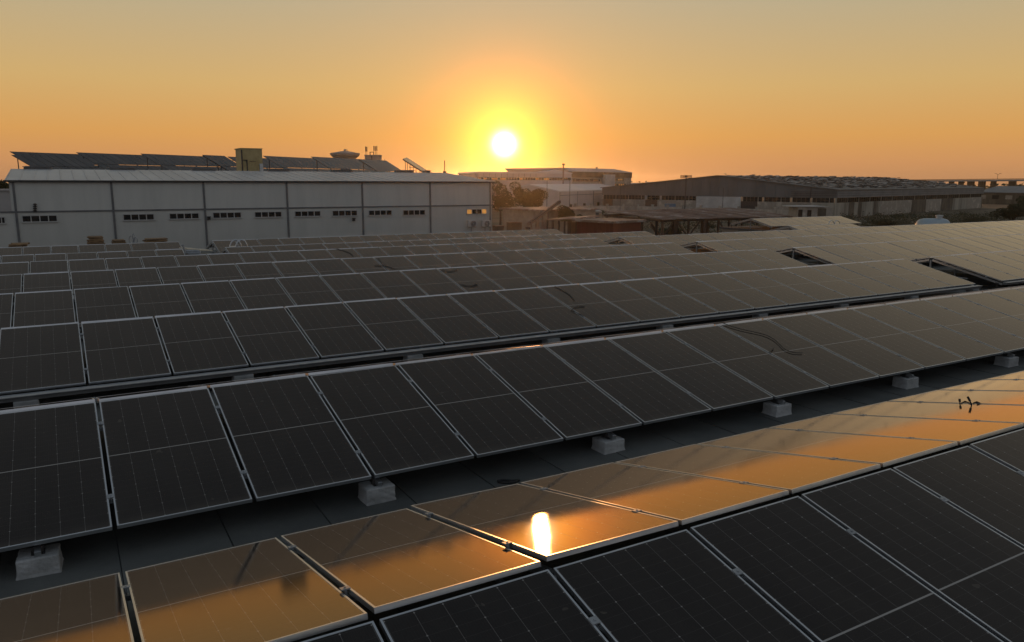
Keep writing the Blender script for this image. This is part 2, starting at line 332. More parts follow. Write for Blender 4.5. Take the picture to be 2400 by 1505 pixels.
# ------------------------------------------------------------------ solar racks
fr = .013; fh = .035
pm = MB().span(fr, PW-fr, fr, PL-fr, -.008, -.0025).mesh('solar_panel'); pm.materials.append(M['solar'])
fm = MB()
fm.span(0, PW, 0, fr, -fh, 0); fm.span(0, PW, PL-fr, PL, -fh, 0); fm.span(0, fr, fr, PL-fr, -fh, 0); fm.span(PW-fr, PW, fr, PL-fr, -fh, 0)
fm = fm.mesh('frame'); fm.materials.append(M['alu'])
clm = MB().box((PW+.019, 0, .001), (.058, .055, .008)).box((PW+.019, 0, -.02), (.012, .04, .04)).box((PW+.019, 0, .007), (.012, .012, .008)).mesh('clamp'); clm.materials.append(M['galv'])
FRAME_STEP = 2.94
BACKTILT = {'A': 12.8, 'C': 13.55}
def build_rack(key, label, front, back, near=False, frames_from=None, beam=False):
    Y, Z, x0 = RIDGE[key]; BT = RAD(BACKTILT.get(key, 13.25)); BRUN, BRISE = PL*math.cos(BT), PL*math.sin(BT)
    rack = thing('solar_rack', (x0, Y, roofz(Y)), label, 'solar rack', 'solar racks on the flat roof')
    bpy.context.view_layer.update()
    ca, sa = math.cos(TILT), math.sin(TILT)
    def put(k, isback, jit, dx=0.0):
        X = x0 + (k+dx)*PITCH + .019
        if not isback: loc = V((X, Y-RUN, Z-RISE)); rot = (TILT+jit[0], jit[1], 0)
        else: loc = V((X+PW, Y+.095+BRUN, Z+.006-BRISE)); rot = (BT+jit[0], jit[1], math.pi)
        p = link('solar_panel', pm, rack, loc, rot)
        f_ = bpy.data.objects.new('frame', fm); col.objects.link(f_); f_.parent = p
        if near:
            for yy in (PL*.2, PL*.79):
                c_ = bpy.data.objects.new('clamp', clm); col.objects.link(c_); c_.parent = p; c_.location = (0 if not isback else 0, yy, 0)
    J = lambda: (RAD(random.gauss(0, .10)), RAD(random.gauss(0, .12)))
    segs = {}
    for isback, rngs in ((False, front), (True, back)):
        for a, b, dx in rngs:
            for k in range(a, b):
                j = J()
                if key == 'A' and isback: j = (RAD(SUNPANEL.get(k, (random.uniform(-.15,.1), 0))[0]), RAD(SUNPANEL.get(k, (0, random.uniform(-.2,.2)))[1]))
                put(k, isback, j, dx)
    # purlins under each continuous run, rafters and ridge posts at the frame stations
    for a, b, dx in front:
        xa, xb = x0+(a+dx)*PITCH-.03, x0+(b+dx)*PITCH+.05
        for sgn in (-1, 1):
            base = Y if sgn < 0 else Y+.095
            for t in (.21, .79):
                yy = base+sgn*RUN*(1-t); zz = Z-RISE*(1-t)-.035/ca-.021
                MB().box(((xa+xb)/2, yy, zz), (xb-xa, .04, .04)).build('purlin', 'galv', rack)
    stations = []
    for a, b, dx in front:
        xa, xb = x0+(a+dx)*PITCH, x0+(b+dx)*PITCH
        st = 2.53+FRAME_STEP*math.ceil((xa-2.53)/FRAME_STEP)
        while st < xb: stations.append(st); st += FRAME_STEP
        if (b-a) > 3 and a > 3 or dx: stations.append(xa+.02)
        if b < 30 and key in 'EFGHIJ': stations.append(xb-.02)
    for X in stations:
        rz = roofz(Y)
        for sgn in (-1, 1):
            base = Y if sgn < 0 else Y+.095
            lowy, lowz = base+sgn*RUN*1.01, Z-RISE*1.01-.105
            MB().bar((X, base+sgn*.01, Z-.105), (X, lowy, lowz), .045, .06).build('rafter', 'alu', rack)
            foot = MB(); fy = base+sgn*(RUN-.12); fz = Z-RISE-.1
            foot.box((X, fy, (fz+rz+.15)/2), (.07, .012, max(.03, fz-rz-.15))).box((X, fy-.04, rz+.165), (.1, .1, .012)).box((X, fy, fz), (.085, .09, .05)).build('foot_bracket', 'steel_dark', rack)
        MB().bar((X, Y+.047, rz), (X, Y+.047, Z-.1), .05).box((X, Y+.047, rz+.01), (.18, .18, .02)).build('ridge_post', 'galv', rack)
        MB().bar((X, Y-1.2, rz+.33), (X, Y+1.3, rz+.33), .035).build('tie_bar', 'galv', rack)
    if beam:
        by = Y-RUN-.10
        for a, b, dx in front:
            xa, xb = x0+(a+dx)*PITCH, x0+(b+dx)*PITCH
            MB().box(((xa+xb)/2, by, Z-RISE-.085), (xb-xa, .12, .06)).build('front_beam', 'post_grey', rack)
            MB().box(((xa+xb)/2, by-.02, Z-RISE-.046), (xb-xa, .17, .010)).build('beam_flange', 'galv', rack)
    return rack
SUNPANEL = {2: (.12, -.95), 1: (0, -.3), 0: (-.32, .1), 3: (0, -.2), 4: (0, .1)}
GAP = 20
def rng(a, b, gap=True, dx=.2): return [(a, GAP, 0), (GAP+1, b, dx)] if gap else [(a, b, 0)]
build_rack('A', 'nearest solar rack, far slope mirroring the sun in orange, near slope dark', [(-3, 13, 0)], [(-3, 14, 0)], near=True)
build_rack('C', 'second solar rack from the camera, front edge over concrete blocks, ridge catching orange', [(-4, 24, 0)], [(-4, 24, 0)], near=True)
build_rack('E', 'third solar rack from the camera, long grey beam along its lower edge', rng(-5, 32), rng(-5, 32), near=True, beam=True)
build_rack('F', 'fourth solar rack from the camera, a short coiled cable lying on it', rng(-6, 44), rng(-6, 44))
build_rack('G', 'fifth solar rack from the camera, behind the rack with the coiled cable', rng(-7, 54), rng(-7, 54))
build_rack('H', 'sixth solar rack from the camera, the last one along the right side', rng(-8, 64), rng(-8, 64))
build_rack('I', 'seventh solar rack from the camera, second from the white warehouse', [(-9, 4, 0), (5, 27, .6), (39, 45, 0)], [(-9, 4, 0), (5, 27, .6), (39, 45, 0)])
build_rack('J', 'farthest solar rack, close in front of the white warehouse', [(-10, 5, 0), (6, 25, .4)], [(-10, 5, 0), (6, 25, .4)])
def ridge_hit(px, py, key, lift=.012):
    Y, Z, x0 = RIDGE[key]; nrm = V((0, -math.sin(TILT), math.cos(TILT)))
    return hitp(px, py, V((0, Y, Z)), nrm) + nrm*lift

# concrete blocks under the feet
def block(X, Y, label, top, w=.30, d=.25, h=.16, rot=0.0, mname='concrete'):
    rz = roofz(Y); s = MB(); nseg = 5
    me = bmesh.new(); bmesh.ops.create_cube(me, size=1)
    bmesh.ops.subdivide_edges(me, edges=me.edges[:], cuts=4, use_grid_fill=True)
    rnd = random.Random(int(X*100)+int(Y*10))
    for v in me.verts:
        z = v.co.z+.5; fl = 1+.03*(1-z)+(.07 if z < .03 else 0)
        v.co = V((v.co.x*w*fl+rnd.gauss(0,.002), v.co.y*d*fl+rnd.gauss(0,.002), z*h+rnd.gauss(0,.0015)))
    m = bpy.data.meshes.new('concrete_block'); me.to_mesh(m); me.free(); m.materials.append(M[mname])
    o = bpy.data.objects.new('concrete_block', m); col.objects.link(o); o.location = (X, Y, rz+.002); o.rotation_euler.z = rot
    md = o.modifiers.new('bevel', 'BEVEL'); md.width = .012; md.segments = 2; md.limit_method = 'ANGLE'
    return tag(o, label, 'concrete block', 'concrete blocks under the solar racks')
ORD = ['first', 'second', 'third', 'fourth', 'fifth', 'sixth', 'seventh', 'eighth', 'ninth']
Yc = RIDGE['C'][0]-RUN+.12
for i in range(7):
    block(2.53+FRAME_STEP*(i-1), Yc-.03, 'rough concrete block under front edge of second rack, %s from the left' % ORD[i], .24, rot=random.uniform(-.06,.06), h=random.uniform(.150,.165))
Ye = RIDGE['E'][0]-RUN-.10
for i in range(9):
    o = block(2.53+FRAME_STEP*(i-1)-.25, Ye, 'pale concrete pier under the long grey beam, %s from the left' % ORD[i], .3, w=.30, d=.22, h=max(.15, RIDGE['E'][1]-RISE-.118-roofz(Ye)), mname='pier_concrete')

# ------------------------------------------------------------------ white warehouse behind the solar roof
WY = 62.0
def wx(px, py=495): return atY(px, py, WY).x
ze = CZ-.10; zg = CZ-2.19
posts = [wx(p) for p in (37.5, 266, 480.5, 674.3, 850.2, 1008.6)]
xl, xr = wx(21, 440), wx(1154.5, 450)
W = thing('warehouse', (xl, WY, 0), 'long white metal warehouse with strip windows and low pitched roof', 'warehouse')
rp = atX(1040, 405, xr); ry, rz_ = rp.y, rp.z
print('warehouse ridge', ry, rz_, 'x', xl, xr)
ry = min(max(ry, WY+8), WY+26)
edges = [xl] + posts[0:] + [xr]
for a, b in zip(edges, edges[1:]):
    MB().span(a+.07, b-.07, WY, WY+.18, zg+.06, ze-.05).build('wall_panel', 'wall_white', W)
lows = [xl-9] + edges[1:]
for a, b in zip(lows, lows[1:]):
    MB().span(a+.07, b-.07, WY+.01, WY+.19, 0, zg-.05).build('wall_panel', 'wall_white2', W)
for p in posts + [xr-.25]:
    MB().span(p-.07, p+.07, WY-.06, WY+.15, 0, ze-.05).build('post', 'post_grey', W)
MB().span(xl-9, xr, WY-.04, WY+.12, zg-.05, zg+.06).build('girt', 'post_grey', W)
MB().span(xl-.3, xr+.1, WY-.22, WY+.03, ze-.1, ze+.03).build('gutter', 'trim_dark', W)
MB().prism([(xr, WY+.2, 0), (xr, WY+.2, ze), (xr, ry, rz_-.1), (xr, 2*ry-WY, ze), (xr, 2*ry-WY, 0)], (-.15, 0, 0)).build('gable_wall', 'wall_white', W)
MB().prism([(xl, WY+.2, 0), (xl, WY+.2, ze), (xl, ry, rz_-.1), (xl, 2*ry-WY, ze), (xl, 2*ry-WY, 0)], (.15, 0, 0)).build('gable_wall', 'wall_white', W)
# roof sheets with standing ribs, each sheet its own piece
nsh = 46; sw = (xr-xl+.4)/nsh
for i in range(nsh):
    xa = xl-.2+i*sw
    s = MB(); t = .05
    s.prism([(xa, WY-.2, ze+.02), (xa, ry, rz_), (xa, 2*ry-WY, ze+.02), (xa, 2*ry-WY, ze-.03), (xa, ry, rz_-t), (xa, WY-.2, ze-.03)], (sw-.01, 0, 0))
    s.prism([(xa, WY-.2, ze+.02), (xa, ry, rz_), (xa, ry, rz_+.03), (xa, WY-.2, ze+.05)], (.05, 0, 0))
    s.build('roof_sheet', 'roof_sheet', W)
def strip_window(px0, px1, py0, py1, glow_panes=()):
    a = atY(px0, (py0+py1)/2, WY); b = atY(px1, (py0+py1)/2, WY); t = atY((px0+px1)/2, py0, WY).z; u = atY((px0+px1)/2, py1, WY).z
    f = MB(); fw = .06
    f.span(a.x, b.x, WY-.05, WY+.06, t-fw, t); f.span(a.x-.05, b.x+.05, WY-.09, WY+.06, u-.02, u+fw)
    n = 4; w = (b.x-a.x)/n
    for k in range(n+1): xx = a.x+k*w; f.span(xx-.03, xx+.03, WY-.045, WY+.06, u+fw, t-fw)
    wn_ = f.build('window', 'win_frame', W)
    for k in range(n):
        MB().span(a.x+k*w+.03, a.x+(k+1)*w-.03, WY-.012-.004*(k % 2), WY-.004, u+fw, t-fw).build('pane', 'glass_sunset_glow' if k in glow_panes else 'glass_dark', wn_)  # chosen panes glow in place of sunset light passing through the warehouse
for (a, b, c, d, glow_panes) in ((-22, 12, 508, 525, ()), (52, 134, 504, 521, ()), (289, 361, 501, 517, ()), (397, 466, 499, 514, ()), (499, 565, 497, 512, ()), (597, 660, 495.5, 510, ()), (691, 751, 494, 508, ()), (779, 837, 492.5, 507, ()), (864, 918, 492, 505.5, ()), (944.5, 996, 491.5, 505, ()), (1094, 1140, 489.5, 502.5, (0, 3))):
    strip_window(a, b, c, d, glow_panes)
# ridge vents, wall lamps, lightning rod
for i, px in enumerate((89, 287, 477, 652, 802, 947, 1000)):
    X = atY(px, 398, ry).x; L = 1.9 if i < 6 else .6
    v = MB().box((X, ry, rz_+.08), (L, .5, .16)).box((X, ry, rz_+.18), (L+.15, .7, .04)).box((X, ry-.2, rz_+.21), (L*.9, .05, .04))
    v.build('ridge_vent', 'post_grey', W)
MB().tube([(atY(1042, 400, ry).x, ry, rz_), (atY(1042, 400, ry).x, ry, atY(1042, 376, ry).z)], .04, 6).box((atY(1042, 400, ry).x, ry, rz_+.08), (.25,.25,.16)).build('lightning_rod', 'steel_dark', W)
for px, py in ((489, 512), (828, 515)):
    p = atY(px, py, WY); MB().box((p.x, WY-.12, p.z), (.2, .2, .22)).box((p.x, WY-.2, p.z+.13), (.24, .3, .05)).build('wall_lamp', 'trim_dark', W)
cdt = MB()
for k in range(4):
    p = atY(82, 479+k*5, WY); cdt.lathe((p.x, WY-.1, p.z-.06), [(.05,0),(.11,.03),(.11,.09),(.05,.12)], 8)
cdt.bar((atY(82,476,WY).x, WY-.1, atY(82,476,WY).z), (atY(82,497,WY).x, WY-.1, atY(82,497,WY).z), .04)
cdt.build('insulator_stack', 'trim_dark', W)
for i, px in enumerate((1104, 1136)):
    p = atY(px, 524, WY)
    t = thing('air_conditioner', (p.x, WY, p.z-.3), 'outdoor air conditioner on the white warehouse wall, the %s of two' % ('left', 'right')[i], 'air conditioner', 'air conditioners on the warehouse wall')
    MB().span(p.x-.42, p.x+.42, WY-.38, WY-.06, p.z-.28, p.z+.3).build('casing', 'ac_white', t, bevel=.03)
    fan = MB()
    for rr in (.24, .17, .1):
        fan.tube([(p.x+.04+rr*math.cos(a), WY-.4, p.z+rr*math.sin(a)) for a in [k*math.pi/8 for k in range(17)]], .018, 5)
    fan.build('fan_grille', 'trim_dark', t)
    MB().bar((p.x-.3, WY, p.z-.3), (p.x-.3, WY-.42, p.z-.3), .04).bar((p.x+.3, WY, p.z-.3), (p.x+.3, WY-.42, p.z-.3), .04).build('bracket', 'steel_dark', t)
    MB().tube([(p.x, WY-.06, p.z-.28), (p.x, WY-.05, p.z-1.2)], .025).build('pipe', 'post_grey', t)
# yellow stair hut on the roof
hy = ry+2.5; a = atY(566, 372, hy); b = atY(615, 372, hy); zt = atY(590, 349.5, hy).z; zb = rz_-1.0
t = thing('stair_hut', (a.x, hy, zb), 'ochre plaster stair hut standing on the warehouse roof', 'hut')
MB().span(a.x, b.x, hy, hy+2.6, zb, zt).build('wall', 'plaster_yellow', t)
MB().span(a.x-.08, b.x+.05, hy-.06, hy+2.7, zt, zt+.08).build('roof_slab', 'plaster_yellow', t)
MB().tube([(a.x+.02, hy-.08, zb), (a.x+.02, hy-.08, zt-.1)], .07).build('drain_pipe', 'trim_dark', t)
MB().span(a.x+.42, a.x+.5, hy-.07, hy, zb, zb+2.0).box((a.x+.28, hy-.06, zb+2.0), (.45, .1, .07)).build('pipe_frame', 'trim_dark', t)
MB().span(b.x-.32, b.x-.02, hy-.25, hy-.02, zb, zb+1.7).build('meter_box', 'ac_white', t, bevel=.02)
MB().bar((a.x+.7, hy-.05, zb+1.9), (a.x+1.25, hy-.05, zb+1.9), .04).build('rail', 'trim_dark', t)

# ------------------------------------------------------------------ tilted solar arrays on the warehouse roof
E1 = V((.76, .65, 0)).normalized(); 
def roof_array(px, py, D, length, low, label, cols, drop=V((2.9, -1.2, -2.0)), rail=True):
    P = atD(px, py, D); t = thing('roof_solar_array', P + drop*1.02 + V((0,0,-.6)), label, 'solar array', 'tilted arrays on the warehouse roof')
    u = E1*length; q = drop*low; nrm = u.cross(q).normalized()
    if nrm.z < 0: nrm = -nrm
    for i in range(cols):
        for j in range(2):
            g0, g1 = (i+.03)/cols, (i+.97)/cols; h0, h1 = (.0, .485) if j == 0 else (.515, 1.0)
            c = [P+u*g0+q*h0, P+u*g1+q*h0, P+u*g1+q*h1, P+u*g0+q*h1]
            MB().prism(c, -nrm*.05).build('solar_panel', 'array_glass', t)
    s = MB()
    for g_ in (0.03, .5, .97):
        a, b = P+u*g_-nrm*.12, P+u*g_+q-nrm*.12
        s = MB().bar(a, b, .08); s.build('rafter', 'steel_dark', t)
        for h in (.12, .5):
            pt = P+u*g_+q*h-nrm*.14; MB().bar(pt, (pt.x, pt.y, P.z-3.1), .09).build('post', 'steel_dark', t)
    return t
mat('array_glass', (.05,.048,.048), (.09,.085,.082), rough=.2, scale=.5, spec=.55, var=.15)
for args in ((22, 355, 92, 13.5, 1.4, 'leftmost tilted solar array on the white warehouse roof', 12), (26, 363, 84, 9, 1.2, 'low solar array below the leftmost one on the warehouse roof', 8), (178, 357, 94, 13.5, 1.4, 'second large solar array from the left on the warehouse roof', 12), (329, 360, 96, 13.5, 1.4, 'third large solar array from the left on the warehouse roof', 12),
             (474, 363, 98, 4.2, 1.4, 'short solar array left of the ochre stair hut', 4), (533, 367, 104, 10, 1.45, 'solar array half hidden behind the ochre stair hut', 7), (616, 365, 104, 16, 1.55, 'pale solar array just right of the ochre stair hut', 11), (728, 367, 104, 16, 1.6, 'pale solar array in front of the water tower', 11), (840, 373, 106, 8, 1.6, 'small pale solar array below the antenna building', 6)):
    roof_array(*args)
# the array seen edge-on
p0, p1 = atD(944, 372, 100), atD(991, 402, 100)
t = thing('edge_on_solar_array', (p0+p1)/2 + V((0,0,-1)), 'solar array seen edge-on with thin struts, rightmost on the warehouse roof', 'solar array')
dv = (p1-p0).normalized(); deep = V((FW.x, FW.y, 0)).normalized()*4 
MB().prism([p0, p1, p1+V((0,0,-.1)), p0+V((0,0,-.1))], deep+V((0,0,.28))).build('solar_panel', 'array_glass', t)
MB().bar(p0+V((0,0,-.12)), p1+V((0,0,-.12)), .1).build('rafter', 'steel_dark', t)
for f_ in (.12, .22, .36, .52, .66, .85): 
    q = p0+(p1-p0)*f_; MB().bar(q+V((0,0,-.1)), (q.x, q.y, p1.z-.5), .06).build('strut', 'steel_dark', t)
q = p0+(p1-p0)*.3; MB().bar((q.x, q.y, p1.z+.55), q.lerp(p1, .5)*1.0+V((0,0,-.1)), .06).build('tie_bar', 'steel_dark', t)

# ------------------------------------------------------------------ water tower and antenna building far behind
D = 260; c = atD(809, 376, D); px1 = D/FPX
t = thing('water_tower', (c.x, c.y, 0), 'mushroom shaped concrete water tower behind the warehouse roof', 'water tower')
zb, zr, za = c.z, atD(809, 362, D).z, atD(809, 354.5, D).z
MB().lathe((c.x, c.y, 0), [(15*px1, 0), (11*px1, zb*.5), (12*px1, zb-1.2), (14*px1, zb-.6), (33*px1, zr-.4), (34*px1, zr)], 28).build('bowl', 'tower_conc', t, smooth=False)
MB().lathe((c.x, c.y, 0), [(34.5*px1, zr), (34.5*px1, zr+.35), (8*px1, za), (0.1, za+.05)], 28).build('lid', 'tower_conc', t)
MB().lathe((c.x, c.y, za), [(3*px1, 0), (3*px1, .55), (.1, .65)], 10).tube([(c.x+3.2*px1, c.y, za+.1), (c.x+5*px1, c.y, za+.8), (c.x+7*px1, c.y, za-.1)], .08).build('hatch', 'tower_conc', t)
D = 230; a = atD(855, 372, D); b = atD(889, 372, D); k_ = D/FPX
t = thing('antenna_building', ((a.x+b.x)/2, a.y, 0), 'square concrete tower block carrying phone antennas', 'tower')
ux = (b-a).normalized(); uy = V((-ux.y, ux.x, 0))
zt = atD(872, 363, D).z
def obox(mb, o, u, v, u0, u1, v0, v1, z0, z1): mb.prism([o+u*u0+v*v0+V((0,0,z0-o.z)), o+u*u1+v*v0+V((0,0,z0-o.z)), o+u*u1+v*v1+V((0,0,z0-o.z)), o+u*u0+v*v1+V((0,0,z0-o.z))], (0,0,z1-z0)); return mb
w_ = (b-a).length
obox(MB(), a, ux, uy, 0, w_, 0, w_, 0, zt-.35).build('wall', 'tower_conc', t)
obox(MB(), a, ux, uy, -.12, w_+.12, -.12, w_+.12, zt-.35, zt).build('parapet', 'tower_conc', t)
obox(MB(), a, ux, uy, w_*.45, w_*.52, -.06, .04, 0, zt-.4).build('drain_pipe', 'trim_dark', t)
m_ = MB(); obox(m_, a, ux, uy, w_*.33, w_*.38, .4, .6, zt, zt+.75); obox(m_, a, ux, uy, w_*.58, w_*.63, .4, .6, zt, zt+.75); obox(m_, a, ux, uy, w_*.33, w_*.63, .3, .7, zt+.72, zt+.86); m_.build('roof_frame', 'trim_dark', t)
for f_, top in ((.05, 343.5), (.13, 344), (.62, 342), (.72, 342.5), (.82, 342)):
    p = a+ux*(w_*f_)+uy*.5; zt2 = atD(870, top, D).z
    MB().tube([(p.x, p.y, zt-.2), (p.x, p.y, zt2)], .05).box((p.x, p.y-.1, zt2-.75), (.26, .16, 1.4)).build('antenna', 'trim_dark', t)

# ------------------------------------------------------------------ buildings beyond, around the sun
def hall(name, cat, label, pl, pr, D0, D1, depth, ztop_px, mats, gable_at=None, ridge_h=0.0, band=None, glow_panes=0.0, seed=1):
    """box hall whose front runs between two pixel columns at depths D0, D1; returns thing, origin, unit vectors, width, height"""
    a = atD(pl[0], pl[1], D0); b = atD(pr[0], pr[1], D1); o = V((a.x, a.y, 0)); e = V((b.x, b.y, 0))-o; w = e.length; u = e/w; v = V((-u.y, u.x, 0))
    if v.dot(V((FW.x, FW.y, 0))) < 0: v = -v
    t = thing(name, o, label, cat); h = (a.z+b.z)/2
    obox(MB(), o, u, v, 0, w, 0, depth, 0, h).build('wall', mats[0], t)
    return t, o, u, v, w, h
D = 300
t, o, u, v, w, h = hall('office_block', 'building', 'long pale building with window band right under the sun', (1115, 409), (1340, 402.5), 250, 258, 30, None, ('pink_wall',))
pr = [(-.3, h-.1), (0, h+.35), (w*.72, h+.45), (w*.82, h+1.2), (w*1.0+.2, h+.1)]
MB().prism([o+u*x+v*(-.4)+V((0,0,z)) for x, z in pr]+[o+u*(w+.2)+v*(-.4)+V((0,0,h-.15)), o+u*-.3+v*(-.4)+V((0,0,h-.2))], v*31).build('roof', 'white_roof', t)
zb0, zb1 = h-2.3, h-1.45
obox(MB(), o, u, v, .4, w-.3, -.05, .05, zb0, zb1).build('window_band', 'glass_dark', t)
rn = random.Random(3)
for i in range(34):
    x0_ = .7+i*(w-1.2)/34
    f_ = obox(MB(), o, u, v, x0_, x0_+.09, -.12, .03, zb0-.05, zb1+.05).build('mullion', 'pink_wall', t)
    if rn.random() < .42: obox(MB(), o, u, v, x0_+.14, x0_+.85, -.09, -.03, zb0+.15, zb1-.25).build('sunset_glow_pane', 'glass_sunset_glow', t)  # emissive pane imitates evening sky showing through the far windows
for i in range(11):
    x0_ = w*.02+i*w*.06; obox(MB(), o, u, v, x0_, x0_+.06, -.1, 0, zb1+.1, h-.2).build('seam', 'post_grey', t)
D = 285
t, o, u, v, w, h = hall('factory_hall', 'building', 'dark brown topped hall right of the tall chimney', (1340, 403), (1480, 403), 262, 292, 26, None, ('plaster_beige',))
obox(MB(), o, u, v, -.1, w+.1, -.25, .0, h-2.0, h-.05).build('dark_cladding', 'plaster_dark', t)
MB().prism([o+u*-4+v*-.4+V((0,0,h+1.1)), o+u*(w*.66)+v*-.4+V((0,0,h+1.15)), o+u*(w+.3)+v*-.4+V((0,0,h)), o+u*(w+.3)+v*-.4+V((0,0,h-.12)), o+u*-2+v*-.4+V((0,0,h-.1))], v*27).build('roof', 'white_roof', t)
obox(MB(), o, u, v, w*.49, w*.66, -1.2, 0, 0, h-.9).build('stair_tower', 'plaster_white', t)
for (x0_, x1_, z0, z1, m_) in ((.02,.45,h-3.4,h-2.6,'glass_dark'),(.05,.4,h-4.8,h-4.2,'glass_dark'),(.68,.86,h-3.1,h-2.4,'glass_dark'),(.68,.9,h-4.9,h-4.2,'glass_dark')):
    wf = obox(MB(), o, u, v, w*x0_, w*x1_, -.06, .05, z0, z1).build('window', m_, t)
    for i in range(6):
        xx = w*(x0_+(x1_-x0_)*(i+.5)/6); obox(MB(), o, u, v, xx-.06, xx+.06, -.12, .02, z0, z1).build('mullion', 'win_frame', wf)
        if x0_ > .6 and i in (0, 2, 3, 4): obox(MB(), o, u, v, xx+.12, xx+.7, -.1, -.07, z0+.15, z1-.1).build('sunset_glow_pane', 'glass_sunset_glow', wf)  # painted glow for the sunset visible through the hall
obox(MB(), o, u, v, w*.5, w*.52, 3, 3.3, h+1.1, h+1.7).build('roof_vent', 'trim_dark', t)
# chimney
p = atD(1320, 431, 245); zt = atD(1320, 384, 245).z
t = thing('chimney', (p.x, p.y, 0), 'tall thin steel chimney in front of the sunlit block', 'chimney')
MB().tube([(p.x, p.y, 0), (p.x, p.y, zt)], .28, 10, .22).build('stack', 'rust', t); MB().lathe((p.x, p.y, zt-.5), [(.4, 0), (.42, .3), (.4, .55)], 10).build('collar', 'trim_dark', t)
# white shed roofs in the middle ground
def gable_shed(name, label, apexpx, leftpx, rightpx, Dn, ridge_to, mats, cat='shed', zbase=0):
    """near gable end seen at apex/left/right eave pixels, ridge running to a farther pixel column"""
    A = atD(*apexpx, Dn); Lp = atD(*leftpx, Dn*1.0); Rp = atD(*rightpx, Dn*1.0)
    return A, Lp, Rp
A = atD(1240, 434, 215); Lp = atD(1180, 448, 226); Rp = atD(1312, 450, 204); Lv = atZ(1500, 431.2, A.z) if False else None
ld = V((.82, .57, 0)).normalized()*62
t = thing('white_shed', (A.x, A.y, 0), 'white gabled shed in the middle distance left of the old factory', 'shed')
MB().prism([(Lp.x, Lp.y, 0), Lp, A, Rp, (Rp.x, Rp.y, 0)], ld).build('wall', 'pink_wall', t)
up = V((0,0,.25))
MB().prism([Lp+V((0,0,.02)), A+V((0,0,.03)), Rp+V((0,0,.02)), Rp+up, A+up*1.1, Lp+up], ld).build('roof', 'white_roof', t)
dr = ld.normalized(); nx = V((dr.y, -dr.x, 0))
s = MB(); q = Rp+nx*.05; s.prism([q+V((0,0,-1.0)), q+V((0,0,-.85)), q+V((0,0,-.85))+nx*.08, q+V((0,0,-1.0))+nx*.08], ld); s.build('girt', 'post_grey', t)
for f_ in (.12, .3, .5):
    q = Rp+ld*f_+nx*.1; MB().span(q.x-.7, q.x+.7, q.y-.05, q.y+.05, 1.6, 2.7).build('window', 'glass_dark', t)
for f_ in (0.0, .22, .44): q = Rp+ld*f_+nx*.06; MB().bar((q.x, q.y, 0), q, .12).build('post', 'post_grey', t)
t = thing('pale_shed', atD(1150, 470, 240)*1, 'low pale shed roof just beyond the warehouse corner', 'shed'); t.location.z = 0
a = atD(1120, 434, 245); b = atD(1238, 433, 262); vv = V((.5,.86,0))*22
MB().prism([(a.x,a.y,0), (b.x,b.y,0), (b.x,b.y,a.z-2.2), (a.x,a.y,a.z-2.2)], vv).build('wall', 'pink_wall', t)
MB().prism([(a.x,a.y,a.z-2.2), (b.x,b.y,a.z-2.2), (b.x+vv.x*.5,b.y+vv.y*.5,a.z), (a.x+vv.x*.5,a.y+vv.y*.5,a.z)], (0,0,.12)).build('roof', 'white_roof', t)
for i, (x0_, x1_, y0_, y1_, D, nm) in enumerate(((1478, 1522, 429, 445, 330, 'small grey far shed right of the brown topped hall'), (1530, 1700, 426.5, 445, 380, 'far white flat roofed building behind the billboard'))):
    a = atD(x0_, y0_, D); b = atD(x1_, y0_, D); t = thing('far_shed', (a.x, a.y, 0), nm, 'building'); u = (b-a); u.z = 0; w = u.length; u.normalize(); v = V((-u.y, u.x, 0))
    obox(MB(), V((a.x,a.y,0)), u, v, 0, w, 0, 20, 0, a.z-.5).build('wall', 'far_conc', t); obox(MB(), V((a.x,a.y,0)), u, v, -.3, w+.3, -.3, 20.3, a.z-.5, a.z).build('roof', 'white_roof', t)
    for k in range(4): obox(MB(), V((a.x,a.y,0)), u, v, w*(.1+.22*k), w*(.1+.22*k)+1.6, -.08, .02, a.z-2.2, a.z-1.1).build('window', 'glass_dark', t)

# ------------------------------------------------------------------ old factory on the right
P0 = atZ(1410, 497, 0); P1 = atZ(1957, 512, 0); zE = 7.08
e = P1-P0; gw = e.length; u = e/gw; v = V((-u.y, u.x, 0)); v = v if v.dot(FW) > 0 else -v
Q = atZ(2305, 440.5, zE); Lv = V((Q.x, Q.y, 0))-P1; LL = Lv.length; lu = Lv/LL; ln = V((lu.y, -lu.x, 0)); ln = ln if ln.dot(-FW) > 0 else -ln
print('factory', P0, P1, gw, LL)
apf = .53; Ap = P0+u*(gw*apf); zA = CZ+(425.8-413)/FPX*(Ap-CAM).dot(FW)
t = thing('old_factory', P0, 'big old factory with grey gable, window band and stained walls', 'factory'); FT = t
zs, zw = 5.0, 3.85
MB().prism([P0+V((0,0,zs)), P1+V((0,0,zs)), P1+V((0,0,zE)), Ap+V((0,0,zA)), P0+V((0,0,zE))], v*.3).build('gable_cladding', 'grey_sheet', t)
for k in range(1, 26):
    q = P0+u*(gw*k/26)-v*.03; zt_ = zE+(zA-zE)*(1-abs(k/26-apf)/(apf if k/26 < apf else 1-apf))
    MB().bar(q+V((0,0,zs)), q+V((0,0,zt_-.05)), .05, .05).build('seam', 'grey_sheet', t)
th = V((0,0,.18))
MB().prism([P0+u*-.5-v*.5+V((0,0,zE-.1)), Ap-v*.5+V((0,0,zA)), Ap-v*.5+V((0,0,zA))+th, P0+u*-.5-v*.5+V((0,0,zE-.1))+th], Lv+v*.5).build('roof_slope', 'grey_sheet', t)
MB().prism([P1+u*.5-v*.5+V((0,0,zE-.1)), Ap-v*.5+V((0,0,zA)), Ap-v*.5+V((0,0,zA))+th, P1+u*.5-v*.5+V((0,0,zE-.1))+th], Lv+v*.5).build('roof_slope', 'grey_sheet', t)
